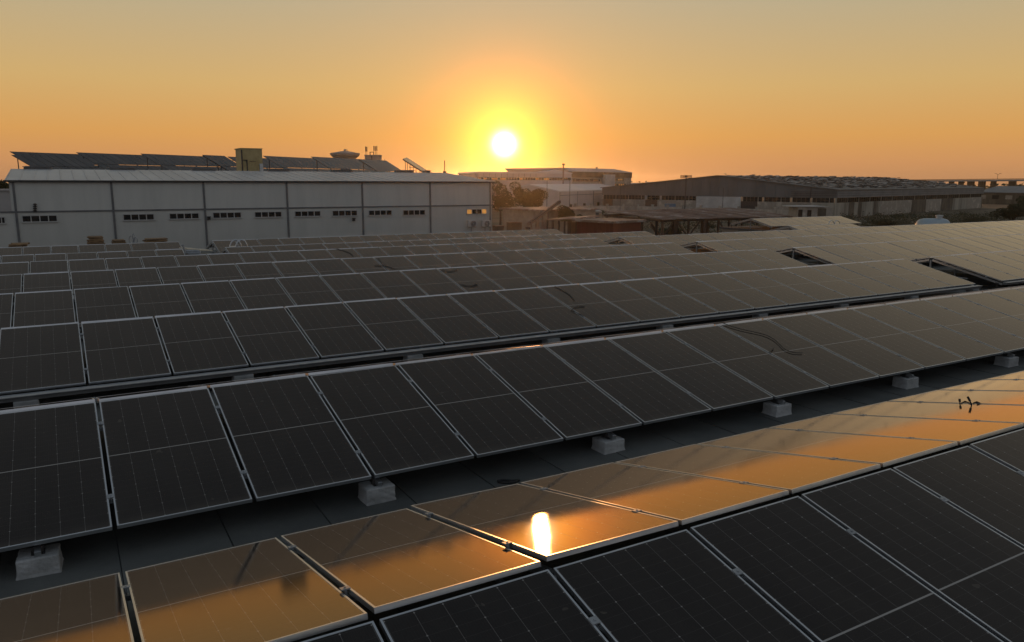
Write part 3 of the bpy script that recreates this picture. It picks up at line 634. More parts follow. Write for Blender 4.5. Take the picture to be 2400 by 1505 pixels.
MB().prism([P1+ln*.35+V((0,0,zs+.1)), P1+ln*.35+V((0,0,zE+.1)), P1+V((0,0,zE+.1)), P1+V((0,0,zs+.1))], Lv).build('fascia', 'grey_fascia', t)
for dz in (.6, 1.2, 1.75): MB().bar(P1+ln*.4+V((0,0,zs+dz)), P1+ln*.4+Lv+V((0,0,zs+dz)), .06).build('fascia_rib', 'steel_dark', t)
def wallpart(o, uu, nn, x0_, x1_, z0, z1, m_, name='wall_panel', out=.0, thick=.3, parent=None):
    s = MB(); a = o+uu*x0_+nn*out; b = o+uu*x1_+nn*out
    s.prism([a+V((0,0,z0)), b+V((0,0,z0)), b+V((0,0,z1)), a+V((0,0,z1))], -nn*thick)
    return s.build(name, m_, parent or FT)
def fx(px, py=480): return (hitp(px, py, P0, v)-P0).dot(u)
gn = -v
bounds = [(1410, 1414, 'plaster_beige'), (1414, 1436, 'brown_door'), (1436, 1512, 'plaster_beige'), (1512, 1540, 'brown_door'), (1540, 1632, 'plaster_beige'), (1632, 1736, 'plaster_white'), (1736, 1775, 'trim_dark'), (1775, 1807, 'plaster_beige'), (1807, 1900, 'plaster_beige'), (1900, 1957, 'plaster_stain')]
for i, (a, b, m_) in enumerate(bounds):
    tall = m_ == 'plaster_white'
    wallpart(P0, u, gn, max(0, fx(a))+.01, min(gw, fx(b))-.01, 0, zs-.02 if tall else zw-.01, m_, out=.04*(i % 2)+(.1 if tall else 0), name='door' if m_ in ('brown_door', 'trim_dark') else 'wall_panel')
wb = [(1414, 1510), (1516, 1545), (1550, 1630), (1740, 1785), (1790, 1850), (1856, 1898), (1903, 1953)]
for a, b in wb:
    x0_, x1_ = fx(a), fx(b); wf = wallpart(P0, u, gn, x0_, x1_, zw, zs, 'glass_dark', 'window', out=-.1, thick=.1)
    nm = max(2, int((x1_-x0_)/.95))
    for k in range(nm+1): xx = x0_+(x1_-x0_)*k/nm; wallpart(P0, u, gn, xx-.07, xx+.07, zw, zs, 'plaster_dark' if k % 4 else 'plaster_beige', 'mullion', out=-.02, thick=.07, parent=wf)
    wallpart(P0, u, gn, x0_, x1_, (zw+zs)/2-.03, (zw+zs)/2+.03, 'plaster_dark', 'mullion', out=-.035, thick=.05, parent=wf)
for px in (1641, 1657, 1676, 1694):
    x0_ = fx(px); wf = wallpart(P0, u, gn, x0_-.5, x0_+.5, 3.4, 4.75, 'glass_dark', 'window', out=.13, thick=.1)
    wallpart(P0, u, gn, x0_-.62, x0_+.62, 3.25, 3.4, 'plaster_white', 'sill', out=.25, thick=.2, parent=wf)
for px in (1637, 1655, 1672, 1690): 
    x0_ = fx(px); wf = wallpart(P0, u, gn, x0_-.55, x0_+.55, 1.5, 2.1, 'glass_dark', 'window', out=.13, thick=.1)
# long side
def lx(px, py=480): return (hitp(px, py, P1, ln)-P1).dot(lu)
sb = [(1958, 1990, 'plaster_stain'), (1990, 2002, 'plaster_dark'), (2002, 2012, 'plaster_stain'), (2012, 2020, 'plaster_dark'), (2020, 2048, 'plaster_stain'), (2048, 2054, 'plaster_dark'), (2054, 2064, 'plaster_stain'), (2064, 2136, 'plaster_beige'), (2136, 2170, 'plaster_dark'), (2170, 2205, 'plaster_beige'), (2205, 2232, 'plaster_dark'), (2232, 2266, 'plaster_stain'), (2266, 2299, 'plaster_beige'), (2299, 2304, 'plaster_dark')]
for i, (a, b, m_) in enumerate(sb): wallpart(P1, lu, ln, lx(a)+.01, min(LL, lx(b))-.01, 0, zw-.02, m_, out=.05*(i % 2))
xs = [lx(p) for p in range(1960, 2300, 26)]
for a, b in zip(xs, xs[1:]):
    wf = wallpart(P1, lu, ln, a+.15, b-.15, zw, zs+.05, 'glass_dark', 'window', out=-.1, thick=.1)
    for k in range(6): xx = a+.15+(b-a-.3)*k/5; wallpart(P1, lu, ln, xx-.06, xx+.06, zw, zs+.05, 'plaster_dark', 'mullion', out=-.03, thick=.06, parent=wf)
    wallpart(P1, lu, ln, a-.14, a+.14, zw, zs+.08, 'plaster_stain', 'pillar', out=0, thick=.3)
# broken sheets and racks lying all over the right roof slope: too many and small to count
dm = MB(); rn = random.Random(11)
sl1 = (P1+u*.5+V((0,0,zE)))-(Ap+V((0,0,zA))); sln = sl1.cross(Lv).normalized(); sln = sln if sln.z > 0 else -sln
for i in range(900):
    f1, f2 = rn.random(), rn.uniform(.02, .98)
    if rn.random() < .25 and f1 > .75: continue
    c = Ap+V((0,0,zA+.22))+sl1*(f1*.92+.02)+Lv*f2
    R_ = Matrix.Rotation(rn.gauss(.9, .12), 3, 'Z') @ Matrix.Rotation(rn.gauss(-.1, .2), 3, 'X')
    dm.box(c+sln*rn.uniform(.03, .18)*(1+2*(rn.random() < .12)), (rn.uniform(1.2, 4.5), rn.uniform(.4, 1.1), rn.uniform(.04, .14)), R_)
mm = M['debris']; tt_ = mm.node_tree; gg_ = next(n for n in tt_.nodes if n.bl_idname == 'ShaderNodeNewGeometry'); rr_ = next(n for n in tt_.nodes if n.bl_idname == 'ShaderNodeValToRGB')
tt_.links.new(gg_.outputs['Random Per Island'], rr_.inputs[0]); rr_.color_ramp.elements[0].position = .45; rr_.color_ramp.elements[1].position = .75
d_ = dm.build('roof_debris', 'debris', FT); d_['kind'] = 'stuff'
s = MB(); q = P1+ln*.5; s.bar(q+lu*-4+V((0,0,zs+.3))+gn*.2, q+lu*-4+V((0,0,zE+.2)), .14)
# lattice pipe on the gable corner
for k, z_ in enumerate((5.6, 6.1, 6.5)): MB().bar(P0+u*(gw*.83)+gn*.4+V((0,0,z_)), P1+gn*.4+V((0,0,z_)), .09).build('pipe', 'steel_dark', FT)
MB().bar(P0+u*(gw*.905)+gn*.45+V((0,0,zs-.2)), P0+u*(gw*.905)+gn*.45+V((0,0,zE+.6)), .14).build('pipe', 'steel_dark', FT)
# annex
a = atZ(1868, 519, 0); b = atZ(1948, 519, 0); uu = (b-a); w = uu.length; uu.normalize(); vv = V((-uu.y, uu.x, 0)); vv = vv if vv.dot(FW) > 0 else -vv
t = thing('annex', a, 'small pale annex with two dark windows in front of old factory', 'building'); ht = CZ-(484-426.2)/FPX*(a-CAM).dot(FW)
obox(MB(), a, uu, vv, 0, w, 0, 5, 0, ht).build('wall', 'plaster_beige', t)
obox(MB(), a, uu, vv, -1.4, w*.75, -.5, 5.4, ht, ht+.22).build('roof_slab', 'plaster_white', t)
for f0, f1, z0, z1 in ((.02,.14,ht-2.4,ht-.6),(.28,.40,ht-2.4,ht-.7),(.58,.83,0.2,ht-.3)):
    wf = obox(MB(), a, uu, vv, w*f0, w*f1, -.04, .05, z0, z1).build('window' if f0 < .5 else 'door', 'glass_dark' if f0 < .5 else 'plaster_dark', t)
    obox(MB(), a, uu, vv, w*f0-.08, w*f1+.08, -.12, .02, z0-.12, z0).build('sill', 'plaster_white', wf)
# perimeter wall with piers
pw = [atZ(1312, 501, 0), atZ(1460, 502.5, 0), atZ(1600, 506, 0), atZ(1730, 510, 0), atZ(1862, 516, 0)]
t = thing('perimeter_wall', pw[0], 'low pale block wall with piers in front of the old factory', 'wall')
for a, b in zip(pw, pw[1:]):
    L = (b-a).length; nseg = max(2, round(L/4.6)); dirn = (b-a)/L
    for k in range(nseg):
        p, q = a+dirn*(L*k/nseg), a+dirn*(L*(k+1)/nseg)
        MB().bar(p+dirn*.3+V((0,0,1.15)), q-dirn*.3+V((0,0,1.15)), .22, 2.3).build('wall_bay', 'stone_wall', t)
        MB().bar(p+V((0,0,0)), p+V((0,0,2.75)), .55, .5).box(p+V((0,0,2.8)), (.7,.7,.12)).build('pier', 'stone_wall', t)
a = atZ(1557, 503, 0.0); zt = 2.9
t = thing('blue_container', a, 'faded blue container standing against the perimeter wall', 'container')
e = RT*1.0; e.z = 0; e.normalize(); f_ = V((FW.x, FW.y, 0)).normalized(); wd = 23/FPX*(a-CAM).dot(FW)
obox(MB(), a, e, f_, 0, wd, -1.6, .0, .1, zt).build('body', 'blue_box', t)
for k in range(9): obox(MB(), a, e, f_, wd*(k+.2)/9, wd*(k+.65)/9, -1.66, -1.6, .25, zt-.15).build('rib', 'blue_box', t)
obox(MB(), a, e, f_, -.05, wd+.05, -1.7, .05, zt, zt+.1).build('top_rail', 'blue_box', t)

# ------------------------------------------------------------------ yard: small block building, conveyor, red shed, timber canopy
a = atD(1178, 487, 98); b = atD(1268, 489.5, 92); c = atD(1412, 494, 92)
def lowbuilding(name, label, a, b, depth, m_, zt, slab, wins, over=.35):
    o = V((a.x, a.y, 0)); e = V((b.x, b.y, 0))-o; w = e.length; uu = e/w; vv = V((-uu.y, uu.x, 0)); vv = vv if vv.dot(FW) > 0 else -vv
    t = thing(name, o, label, 'building')
    obox(MB(), o, uu, vv, 0, w, 0, depth, 0, zt-.2).build('wall', m_, t); obox(MB(), o, uu, vv, -over, w+over, -over, depth+over, zt-.2, zt).build('roof_slab', slab, t)
    for (f0, f1, z0, z1) in wins:
        wf = obox(MB(), o, uu, vv, w*f0, w*f1, -.03, .04, z0, z1).build('window', 'glass_dark', t); obox(MB(), o, uu, vv, w*f0-.06, w*f1+.06, -.1, .02, z0-.1, z0).build('sill', slab, wf)
    return t, o, uu, vv, w
lowbuilding('block_building', 'flat roofed block building beside the warehouse corner, in the sun glare', a, b, 9, 'stone_wall', a.z, 'rust_pale', ((.30,.42,2.3,3.2),(.62,.74,2.0,3.4)))
a2 = atD(1268, 492, 94); b2 = atD(1348, 494, 96)
lowbuilding('open_shed', 'low shed with thin roof behind the diagonal conveyor', a2, b2, 7, 'plaster_dark', a2.z, 'rust_pale', ((.1,.5,1.0,3.0),))
a3 = atD(1348, 494, 100); b3 = atD(1404, 494, 100)
lowbuilding('grey_outbuilding', 'small plain grey outbuilding left of the timber canopy', a3, b3, 6, 'grey_fascia', a3.z, 'plaster_white', ((.75,.85,1.5,2.5),))
# conveyor
p, q = atD(1237, 525, 84), atD(1310, 473, 90)
t = thing('conveyor', (p.x, p.y, 0), 'diagonal steel conveyor arm rising above the block building', 'conveyor')
off = V((.35, .2, 0))
MB().bar(p, q, .12, .3).build('rail', 'rust', t); MB().bar(p+off, q+off, .12, .3).build('rail', 'rust', t); MB().bar(p+off*.5+V((0,0,.1)), q+off*.5+V((0,0,.1)), .3, .05).build('belt', 'black_rubber', t)
for f_ in (.25, .45, .62): c = p.lerp(q, f_); MB().bar((c.x, c.y, 0), c, .12).bar((c.x+.9, c.y+.3, 0), c, .08).build('leg', 'rust', t)
# scaffold frame
p = atD(1277, 530, 80); t = thing('steel_frame', (p.x, p.y, 0), 'rusty steel scaffold frame below the conveyor arm', 'frame')
for i in range(3):
    for j in range(2): MB().bar((p.x+i*.9-.9, p.y+j*1.2, 0), (p.x+i*.9-.9, p.y+j*1.2, 5.0), .09).build('post', 'rust', t)
for z_ in (3.4, 4.2, 4.9): MB().bar((p.x-.95, p.y, z_), (p.x+.95, p.y, z_), .07).build('rung', 'rust', t)
# crates / boxes in the shade by the building
for i, (px, py, wpx, nm) in enumerate(((1205, 522, 26, 'dark square tank cube below the block building wall'), (1168, 530, 20, 'dark crate next to the warehouse corner'))):
    p = atD(px, py, 88); t = thing('crate', (p.x, p.y, 0), nm, 'crate'); wd = wpx/FPX*88
    MB().box((p.x, p.y, p.z-1.0), (wd, wd, 2.0+ (p.z-2)*.0)).build('body', 'brown_door', t); MB().box((p.x, p.y, p.z+.04), (wd*1.08, wd*1.08, .08)).build('lid', 'rust', t)
    for dx in (-.5, .5): MB().bar((p.x+dx*wd*.8, p.y, 0), (p.x+dx*wd*.8, p.y, p.z-2), .12).build('leg', 'rust', t)
# red shed with thin roof
a = atD(1352, 514, 70); b = atD(1438, 514, 67)
t, o, uu, vv, w = lowbuilding('red_shed', 'dark red walled shed at the edge of the solar roof', a, b, 4, 'red_paint', a.z, 'rust_pale', ())
for k in range(9): obox(MB(), o, uu, vv, w*(k+.1)/9, w*(k+.2)/9, -.04, 0, 0, a.z-.25).build('seam', 'red_paint', t)
a = atD(1281, 516, 72); b = atD(1352, 513.5, 70); o = V((a.x,a.y,0)); e = V((b.x,b.y,0))-o; w = e.length; uu = e/w; vv = V((-uu.y,uu.x,0))
t = thing('lean_to', o, 'open lean-to with thin pale roof left of the red shed', 'shed')
MB().prism([o+V((0,0,a.z)), o+uu*w+V((0,0,b.z)), o+uu*w+vv*4+V((0,0,b.z+.1)), o+vv*4+V((0,0,a.z+.1))], (0,0,.09)).build('roof', 'rust_pale', t)
for k in range(6): MB().bar(o+uu*(w*k/5.2+.1), o+uu*(w*k/5.2+.1)+V((0,0,a.z)), .12).build('post', 'wood_dark', t)
obox(MB(), o, uu, vv, .2, w, 3.5, 3.7, 0, a.z-.3).build('back_wall', 'brown_door', t)

# timber canopy with corrugated sheets
zc = 5.15
cn, cr_, cf, cl = atZ(1548, 514.5, zc), atZ(1856, 507.5, zc), atZ(1712, 496.2, zc), atZ(1416, 505, zc)
print('canopy', cn, cr_, cf, cl)
t = thing('timber_canopy', V((cn.x, cn.y, 0)), 'long open timber canopy with rusty corrugated roof', 'canopy')
ns = 22
for i in range(ns):
    f0, f1 = i/ns, (i+.985)/ns
    s = MB(); nw = 12; dz = random.uniform(-.03,.03)
    for k in range(nw+1):
        g_ = f0+(f1-f0)*k/nw; a = cn.lerp(cr_, g_); b = cl.lerp(cf, g_); zz = .05*math.cos(k*math.pi)+dz+.30*math.sin(g_*3.0)*0
        ext = (a-b).normalized()*(.3+random.uniform(-.1,.15)*(k % 3 == 0)*.4)
        s.v += [a+ext+V((0,0,zz)), a.lerp(b,.5)+V((0,0,zz+.28)), b+V((0,0,zz+.45))]
    for k in range(nw):
        for j in range(2): q = 3*k+j; s.f.append((q, q+3, q+4, q+1))
    o = s.build('roof_sheet', 'rust_pale' if (i < 7 or random.random() < .25) else 'rust', t)
    md = o.modifiers.new('solid', 'SOLIDIFY'); md.thickness = .02
MB().bar(cn-V((0,0,.16)), cr_-V((0,0,.16)), .14, .2).build('beam', 'wood_dark', t); MB().bar(cl-V((0,0,.0)), cf-V((0,0,.0)), .14, .2).build('beam', 'wood_dark', t); MB().bar(cn-V((0,0,.14)), cl-V((0,0,.02)), .14, .2).build('beam', 'wood_dark', t); MB().bar(cr_-V((0,0,.14)), cf-V((0,0,.02)), .14, .2).build('beam', 'wood_dark', t)
dl, dr_ = (cl-cn), (cr_-cn)
for f_ in (.06, .3, .5, .72, .95):
    c = cn+dl*f_; MB().bar((c.x,c.y,0), (c.x,c.y,zc-.1), .2).build('post', 'wood_dark', t)
for f_ in (.015, .1, .2, .31, .42, .5, .6, .72, .83, .97):
    wd = .42 if f_ in (.1, .31) else .18
    c = cn+dr_*f_; MB().bar((c.x,c.y,0), (c.x,c.y,zc-.2), wd).build('post', 'wood_dark', t)
    if f_ in (.015, .2, .5):
        for sg in (-1, 1): MB().bar((c.x,c.y,zc-1.9), c+dr_.normalized()*(1.5*sg)-V((0,0,.25)), .13).build('brace', 'wood_dark', t)
c = cn+dr_*.06; MB().bar(cn+dl*.15+V((0,0,-.6)), V((c.x,c.y,zc-3.4)), .16).build('brace', 'wood_dark', t)
for f_ in (.25, .55, .8):
    c = cl.lerp(cf, f_); MB().bar((c.x,c.y,0), (c.x,c.y,zc), .18).build('post', 'wood_dark', t)
# rusty little roof peak
p = atZ(1805, 538, 3.9); q = atZ(1856, 534, 3.9)
a = atD(1806, 538, 66); b = atD(1832, 527, 68); c = atD(1857, 534, 66)
t = thing('rusty_roof', V((b.x,b.y,0)), 'small rusty peaked roof below the canopy corner', 'roof')
dp = V((FW.x,FW.y,0)).normalized()*2.5
MB().prism([a, b, c, c-V((0,0,.12)), b-V((0,0,.12)), a-V((0,0,.12))], dp).build('sheet', 'rust', t)
for r_ in (a, c): MB().bar((r_.x,r_.y,0), r_-V((0,0,.1)), .12).build('post', 'wood_dark', t)
MB().bar(b, b+dp, .12).build('ridge_cap', 'rust_pale', t)

# ------------------------------------------------------------------ poles, lamps, billboard
def pole(name, label, cat, px, pyb, pyt, D, r=.07, m_='steel_dark'):
    p = atD(px, pyb, D); zt = atD(px, pyt, D).z; t = thing(name, (p.x, p.y, 0), label, cat)
    MB().tube([(p.x,p.y,0), (p.x,p.y,zt)], r*1.3, 8, r).build('pole', m_, t); return t, p, zt
for px, pyb, pyt, D, ln_, nm in ((1282, 455, 422, 170, 6, 'shorter street lamp left of the chimney'), (1335, 480, 421, 140, -10, 'taller street lamp with curved arm in front of the chimney')):
    t, p, zt = pole('street_lamp', nm, 'street lamp', px, pyb, pyt+(4 if ln_ < 0 else 0), D, .06)
    k_ = D/FPX; r_ = RT
    MB().tube([V((p.x,p.y,zt)), V((p.x,p.y,zt))+r_*(ln_*.3*k_)+V((0,0,.25)), V((p.x,p.y,zt))+r_*(ln_*k_)+V((0,0,.36))], .04).build('arm', 'steel_dark', t)
    c = V((p.x,p.y,zt))+r_*(ln_*1.15*k_)+V((0,0,.34)); MB().box(c, (.7,.3,.14)).box(c-V((0,0,.09)), (.5,.22,.05)).build('lamp_head', 'post_grey', t)
pole('utility_pole', 'thin utility pole rising before the old factory left end', 'pole', 1453, 500, 432, 150, .05); 
pole('utility_pole', 'thin pole standing before the white painted factory wall', 'pole', 1693, 492, 440, 160, .05)
pole('utility_pole', 'thin mast right beside the antenna tower, on the warehouse roof', 'pole', 902, 385, 373, 130, .04)
t, p, zt = pole('billboard', 'empty billboard lattice frame high on a pole', 'billboard', 1605, 488, 411.5, 165, .10)
k_ = 165/FPX
for dz in (0, 2.6, 5.4): MB().bar(V((p.x,p.y,zt-dz*k_))-RT*(13*k_), V((p.x,p.y,zt-dz*k_))+RT*(13*k_), .1).build('rail', 'steel_dark', t)
for i in range(9): c = V((p.x,p.y,zt))+RT*((i-4)*3.2*k_); MB().bar(c, c-V((0,0,5.6*k_)), .07).build('upright', 'steel_dark', t)
c = V((p.x,p.y,zt-3*k_))-RT*(2.5*k_); MB().box(c, (.8,.12,.2)).box(c+V((.3,0,.15)), (.5,.12,.15)).build('torn_sheet', 'steel_dark', t)

# ------------------------------------------------------------------ viaduct and far right buildings
a, b = atD(2040, 425.5, 560), atD(2560, 421.5, 430)
t = thing('viaduct', V((a.x,a.y,0)), 'long elevated road viaduct on the right horizon', 'viaduct')
MB().bar(a, b, 9, 1.0).build('deck', 'far_conc', t); MB().bar(a+V((0,0,.9)), b+V((0,0,.9)), 9.6, .25).build('guard_rail', 'trim_dark', t)
rn = random.Random(5)
for f_ in (.05,.12,.2,.27,.33,.38,.43,.475,.52,.57,.62,.7,.8,.9): c = a.lerp(b, f_); MB().bar((c.x,c.y,0), c-V((0,0,.5)), rn.choice((2.4, 3.5)), 2.5).build('pier', 'plaster_dark', t)
c = a.lerp(b, .635); tl = thing('double_street_lamp', c, 'tiny double armed street lamp on the viaduct', 'street lamp')
MB().tube([c+V((0,0,.9)), c+V((0,0,3.6))], .12).build('pole', 'steel_dark', tl)
for sg in (-1, 1): MB().tube([c+V((0,0,3.6)), c+V((0,0,4.3))+RT*(1.3*sg)], .1).box(c+V((0,0,4.3))+RT*(1.6*sg), (.9,.4,.2)).build('arm', 'steel_dark', tl)
a, b = atD(2290, 437, 330), atD(2560, 434, 290); o = V((a.x,a.y,0)); e = V((b.x,b.y,0))-o; w = e.length; uu = e/w; vv = V((-uu.y,uu.x,0))
t = thing('long_shed', o, 'long low grey roofed shed at the right edge', 'shed')
MB().prism([o+V((0,0,a.z-2.6)), o+uu*w+V((0,0,a.z-2.6)), o+uu*w+vv*14+V((0,0,a.z)), o+vv*14+V((0,0,a.z))], (0,0,.2)).build('roof', 'grey_fascia', t)
obox(MB(), o, uu, vv, 0, w, .6, 14, 0, a.z-2.6).build('wall', 'plaster_dark', t)
for k in range(8): obox(MB(), o, uu, vv, w*(k+.2)/8, w*(k+.7)/8, .52, .62, a.z-5.2, a.z-3.6).build('window', 'glass_dark' if k % 2 else 'plaster_beige', t)
# left edge: far block and its neighbour
a, b = atD(-60, 447, 85), atD(18, 447, 85); o = V((a.x,a.y,0)); e = V((b.x,b.y,0))-o; w = e.length; uu = e/w; vv = V((-uu.y,uu.x,0))
t = thing('concrete_block_house', o, 'plain grey concrete building at the left edge beyond the warehouse', 'building')
obox(MB(), o, uu, vv, 0, w+2, 0, 8, 0, a.z).build('wall', 'far_conc', t); obox(MB(), o, uu, vv, -.2, w+2.2, -.2, 8.2, a.z, a.z+.15).build('roof_slab', 'far_conc', t)
obox(MB(), o, uu, vv, w*.3, w*.5, -.04, .03, a.z-3, a.z-1.6).build('window', 'glass_dark', t)

# ------------------------------------------------------------------ water tank
p = atD(2187, 522, 72); k_ = 72/FPX; ax = RT.copy(); ax.z = 0; ax.normalize()
t = thing('water_tank', (p.x, p.y, 0), 'pale blue horizontal water tank peeking over the solar roof', 'water tank')
L = 37*k_; r_ = 1.15; c = V((p.x,p.y, atD(2187,511.5,72).z-r_))
prf = [(-L, .05), (-L*.985, r_*.45), (-L*.93, r_*.72), (-L*.8, r_*.93), (-L*.6, r_), (L*.6, r_), (L*.8, r_*.93), (L*.93, r_*.72), (L*.985, r_*.45), (L, .05)]
s = MB(); n = 20; up = V((0,0,1)); sd = ax.cross(up)
for (x_, rr) in prf:
    for k in range(n): tt = 2*math.pi*k/n; s.v.append(c+ax*x_+up*(rr*math.cos(tt))+sd*(rr*math.sin(tt)))
for i in range(len(prf)-1):
    for k in range(n): s.f.append((i*n+k, i*n+(k+1)%n, (i+1)*n+(k+1)%n, (i+1)*n+k))
s.build('barrel', 'water_blue', t, smooth=True)
MB().lathe(c+ax*(L*.35)+up*(r_-.05), [(.28,0),(.28,.25),(.34,.25),(.34,.33),(.05,.36)], 14).build('manhole', 'ac_white', t)
for f_ in (-.55, .55): q = c+ax*(L*f_); MB().bar((q.x,q.y,0), q-up*.5, .5, 1.6).build('cradle', 'pier_concrete', t)

# ------------------------------------------------------------------ vegetation
def leaves(mb, c, rad, n, size, rnd, squash=.8):
    cl = [(V((rnd.gauss(0,.45), rnd.gauss(0,.45), rnd.gauss(0,.38))), rnd.uniform(.28,.5)) for _ in range(16)]
    for i in range(n):
        cc, rr = rnd.choice(cl)
        d = V((rnd.gauss(0,1), rnd.gauss(0,1), rnd.gauss(0,1))).normalized()*rr*rnd.uniform(.6,1.0)**.5
        p = cc+d; p = V((p.x*rad, p.y*rad, p.z*rad*squash))+c
        a = V((rnd.gauss(0,1), rnd.gauss(0,1), rnd.gauss(0,1))).normalized(); b = a.orthogonal().normalized(); s_ = size*rnd.uniform(.6,1.4)
        mb.face([p-a*s_, p+b*s_*.5, p+a*s_, p-b*s_*.5])
def tree(name, label, px, py, D, rpx, squash, seed, m_='leaf', n=2600, cat='tree', lsize=None):
    c = atD(px, py, D); rad = rpx/FPX*D; rnd = random.Random(seed)
    t = thing(name, (c.x, c.y, 0), label, cat)
    tr = MB(); tr.tube([(c.x,c.y,0), (c.x+.1,c.y,c.z*.5), (c.x,c.y,c.z)], rad*.10, 8, rad*.04)
    tr.build('trunk', 'bark', t)
    for k in range(5):
        a = k*1.26+rnd.random(); q = c+V((math.cos(a)*rad*.6, math.sin(a)*rad*.6, rad*rnd.uniform(-.1,.5))); z0 = max(.2, c.z-rad*.6)
        MB().tube([(c.x,c.y,z0), V((c.x,c.y,z0)).lerp(q,.5)+V((0,0,.1)), q], rad*.04, 6, rad*.012).build('limb', 'bark', t)
    s = MB(); leaves(s, c, rad, int(n*2.2), lsize or rad*.07, rnd, squash); s.build('crown', m_, t)
    return t
tree('tree', 'broad dark tree in front of the white shed, left half', 1228, 466, 150, 30, .85, 1)
tree('tree', 'broad dark tree in front of the white shed, right half', 1262, 465, 148, 28, .85, 2)
tree('tree', 'dark tree against the corner of the white warehouse', 1172, 470, 125, 34, 1.0, 3, 'leaf_dark')
tree('bush', 'round dark bush between block building and timber canopy', 1331, 502, 92, 27, .8, 4, 'leaf_dark', cat='bush')
tree('bush', 'small bush by the left end of the perimeter wall', 1412, 497, 150, 9, .8, 5, 'leaf', 700, 'bush')
tree('bush', 'small bush on top of the low wall near the blue container', 1502, 498, 170, 8, .6, 6, 'leaf_dark', 600, 'bush')
tree('bush', 'tiny shrub left of the blue container by the wall', 1480, 499, 170, 7, .5, 16, 'leaf_dark', 500, 'bush')
tree('bush', 'dark green bush below the timber canopy', 1572, 545, 100, 26, .6, 7, 'leaf_dark', 1800, 'bush')
tree('bush', 'bush under the middle of the timber canopy', 1660, 528, 120, 16, .6, 17, 'scrub', 900, 'bush')
tree('tree', 'dark tree at the left edge behind the warehouse corner', -12, 438, 130, 26, .8, 8, 'leaf_dark')
tree('bush', 'low bush in the yard right of the pale blue tank', 2290, 520, 110, 30, .45, 9, 'scrub', 1500, 'bush')
tree('bush', 'thorny bush behind the far solar rack hoops', 2075, 522, 120, 22, .6, 10, 'scrub', 1300, 'bush')
tree('bush', 'bush at the right edge before the long grey shed', 2375, 500, 170, 34, .5, 12, 'scrub', 1600, 'bush')
tree('tree', 'tree beyond the fence at the right edge', 2420, 475, 230, 40, .5, 13, 'leaf_dark', 2000)
# scrub strip and dry grass: a mass
sc_ = MB(); rnd = random.Random(21)
for i in range(260):
    px = rnd.uniform(1960, 2460); py = rnd.uniform(503, 535)
    c = atZ(px, py, 0); hgt = rnd.uniform(.5, 1.5)
    for k in range(46):
        p = c+V((rnd.gauss(0,.9), rnd.gauss(0,.9), abs(rnd.gauss(0,.5))*hgt)); a = V((rnd.gauss(0,1), rnd.gauss(0,1), rnd.gauss(0,1))).normalized(); b = a.orthogonal().normalized(); z = rnd.uniform(.12,.3)
        sc_.face([p-a*z, p+b*z*.5, p+a*z, p-b*z*.5])
for i in range(200):
    px = rnd.uniform(1430, 1900); py = rnd.uniform(512, 548); c = atZ(px, py, 0)
    for k in range(30):
        p = c+V((rnd.gauss(0,.9), rnd.gauss(0,.9), abs(rnd.gauss(0,.35)))); a = V((rnd.gauss(0,1), rnd.gauss(0,1), rnd.gauss(0,1))).normalized(); b = a.orthogonal().normalized(); z = rnd.uniform(.1,.25)
        sc_.face([p-a*z, p+b*z*.5, p+a*z, p-b*z*.5])
o = struct(sc_.build('scrub', 'scrub'), 'stuff'); o['label'] = 'dry scrub and weeds over the yard'; o['category'] = 'scrub'
far = MB(); rnd = random.Random(31)
for i in range(420):
    az = rnd.uniform(-25, 85); D = rnd.uniform(600, 1100); a = RAD(az); c = V((math.sin(a)*D, math.cos(a)*D, 0))
    if az > -5 and az < 62 and D < 700: continue
    for k in range(60):
        p = c+V((rnd.gauss(0,9), rnd.gauss(0,9), abs(rnd.gauss(0,3.0)))); a_ = V((rnd.gauss(0,1), rnd.gauss(0,1), rnd.gauss(0,1))).normalized(); b = a_.orthogonal().normalized(); z = rnd.uniform(1.2,2.4)
        far.face([p-a_*z, p+b*z*.7, p+a_*z, p-b*z*.7])
o = struct(far.build('far_wood', 'leaf_dark'), 'stuff'); o['label'] = 'far belt of trees along the horizon'; o['category'] = 'trees'

# ------------------------------------------------------------------ things on the solar roof
def boards(px, py, D, wpx, hpx, label, seed, nlay):
    c = atY(px, py, 47.4); D = (c-CAM).dot(FW); rnd = random.Random(seed); z0 = roofz(min(c.y, 49)); t = thing('timber_pile', (c.x, c.y, z0), label, 'timber pile', 'timber piles by the warehouse')
    w = wpx/FPX*D; top = atY(px, py-hpx/2, 47.4).z; dz = (top-z0)/nlay
    for i in range(nlay):
        for k in range(3):
            ww = w*rnd.uniform(.75,1.05); MB().box((c.x+rnd.gauss(0,w*.05), c.y+(k-1)*.35, z0+dz*(i+.5)), (ww, .3, dz*.72), Matrix.Rotation(rnd.gauss(0,.05),3,'Z') @ Matrix.Rotation(rnd.gauss(0,.03),3,'Y')).build('board', 'wood_pile', t)
boards(224, 562, 54, 33, 17, 'tallest brown timber pile before the white warehouse wall', 1, 12)
boards(278, 566, 54, 30, 9, 'low timber pile between two taller piles', 2, 9)
boards(366, 564, 54, 48, 11, 'wide brown timber pile, rightmost before the warehouse', 3, 10)
boards(46, 573, 54, 36, 7, 'flat dark timber pile at the far left of the roof', 4, 8)
c = atY(312, 562, 47.5); z0 = roofz(47.5)
t = thing('wire_fan', (c.x, c.y, z0), 'small wire hoop fan stand between the timber piles', 'wire stand')
k_ = (c-CAM).dot(FW)/FPX
for (cx, cz, rx, rz__) in ((-4, 0, 5, 9), (2, -6, 2.6, 8), (6, 1, 4, 7)):
    MB().tube([V((c.x,c.y,c.z))+RT*((cx+rx*math.cos(a))*k_)-V((0,0,1))*((cz+rz__*math.sin(a))*k_) for a in [i*math.pi/8 for i in range(17)]], .025, 5).build('hoop', 'galv', t)
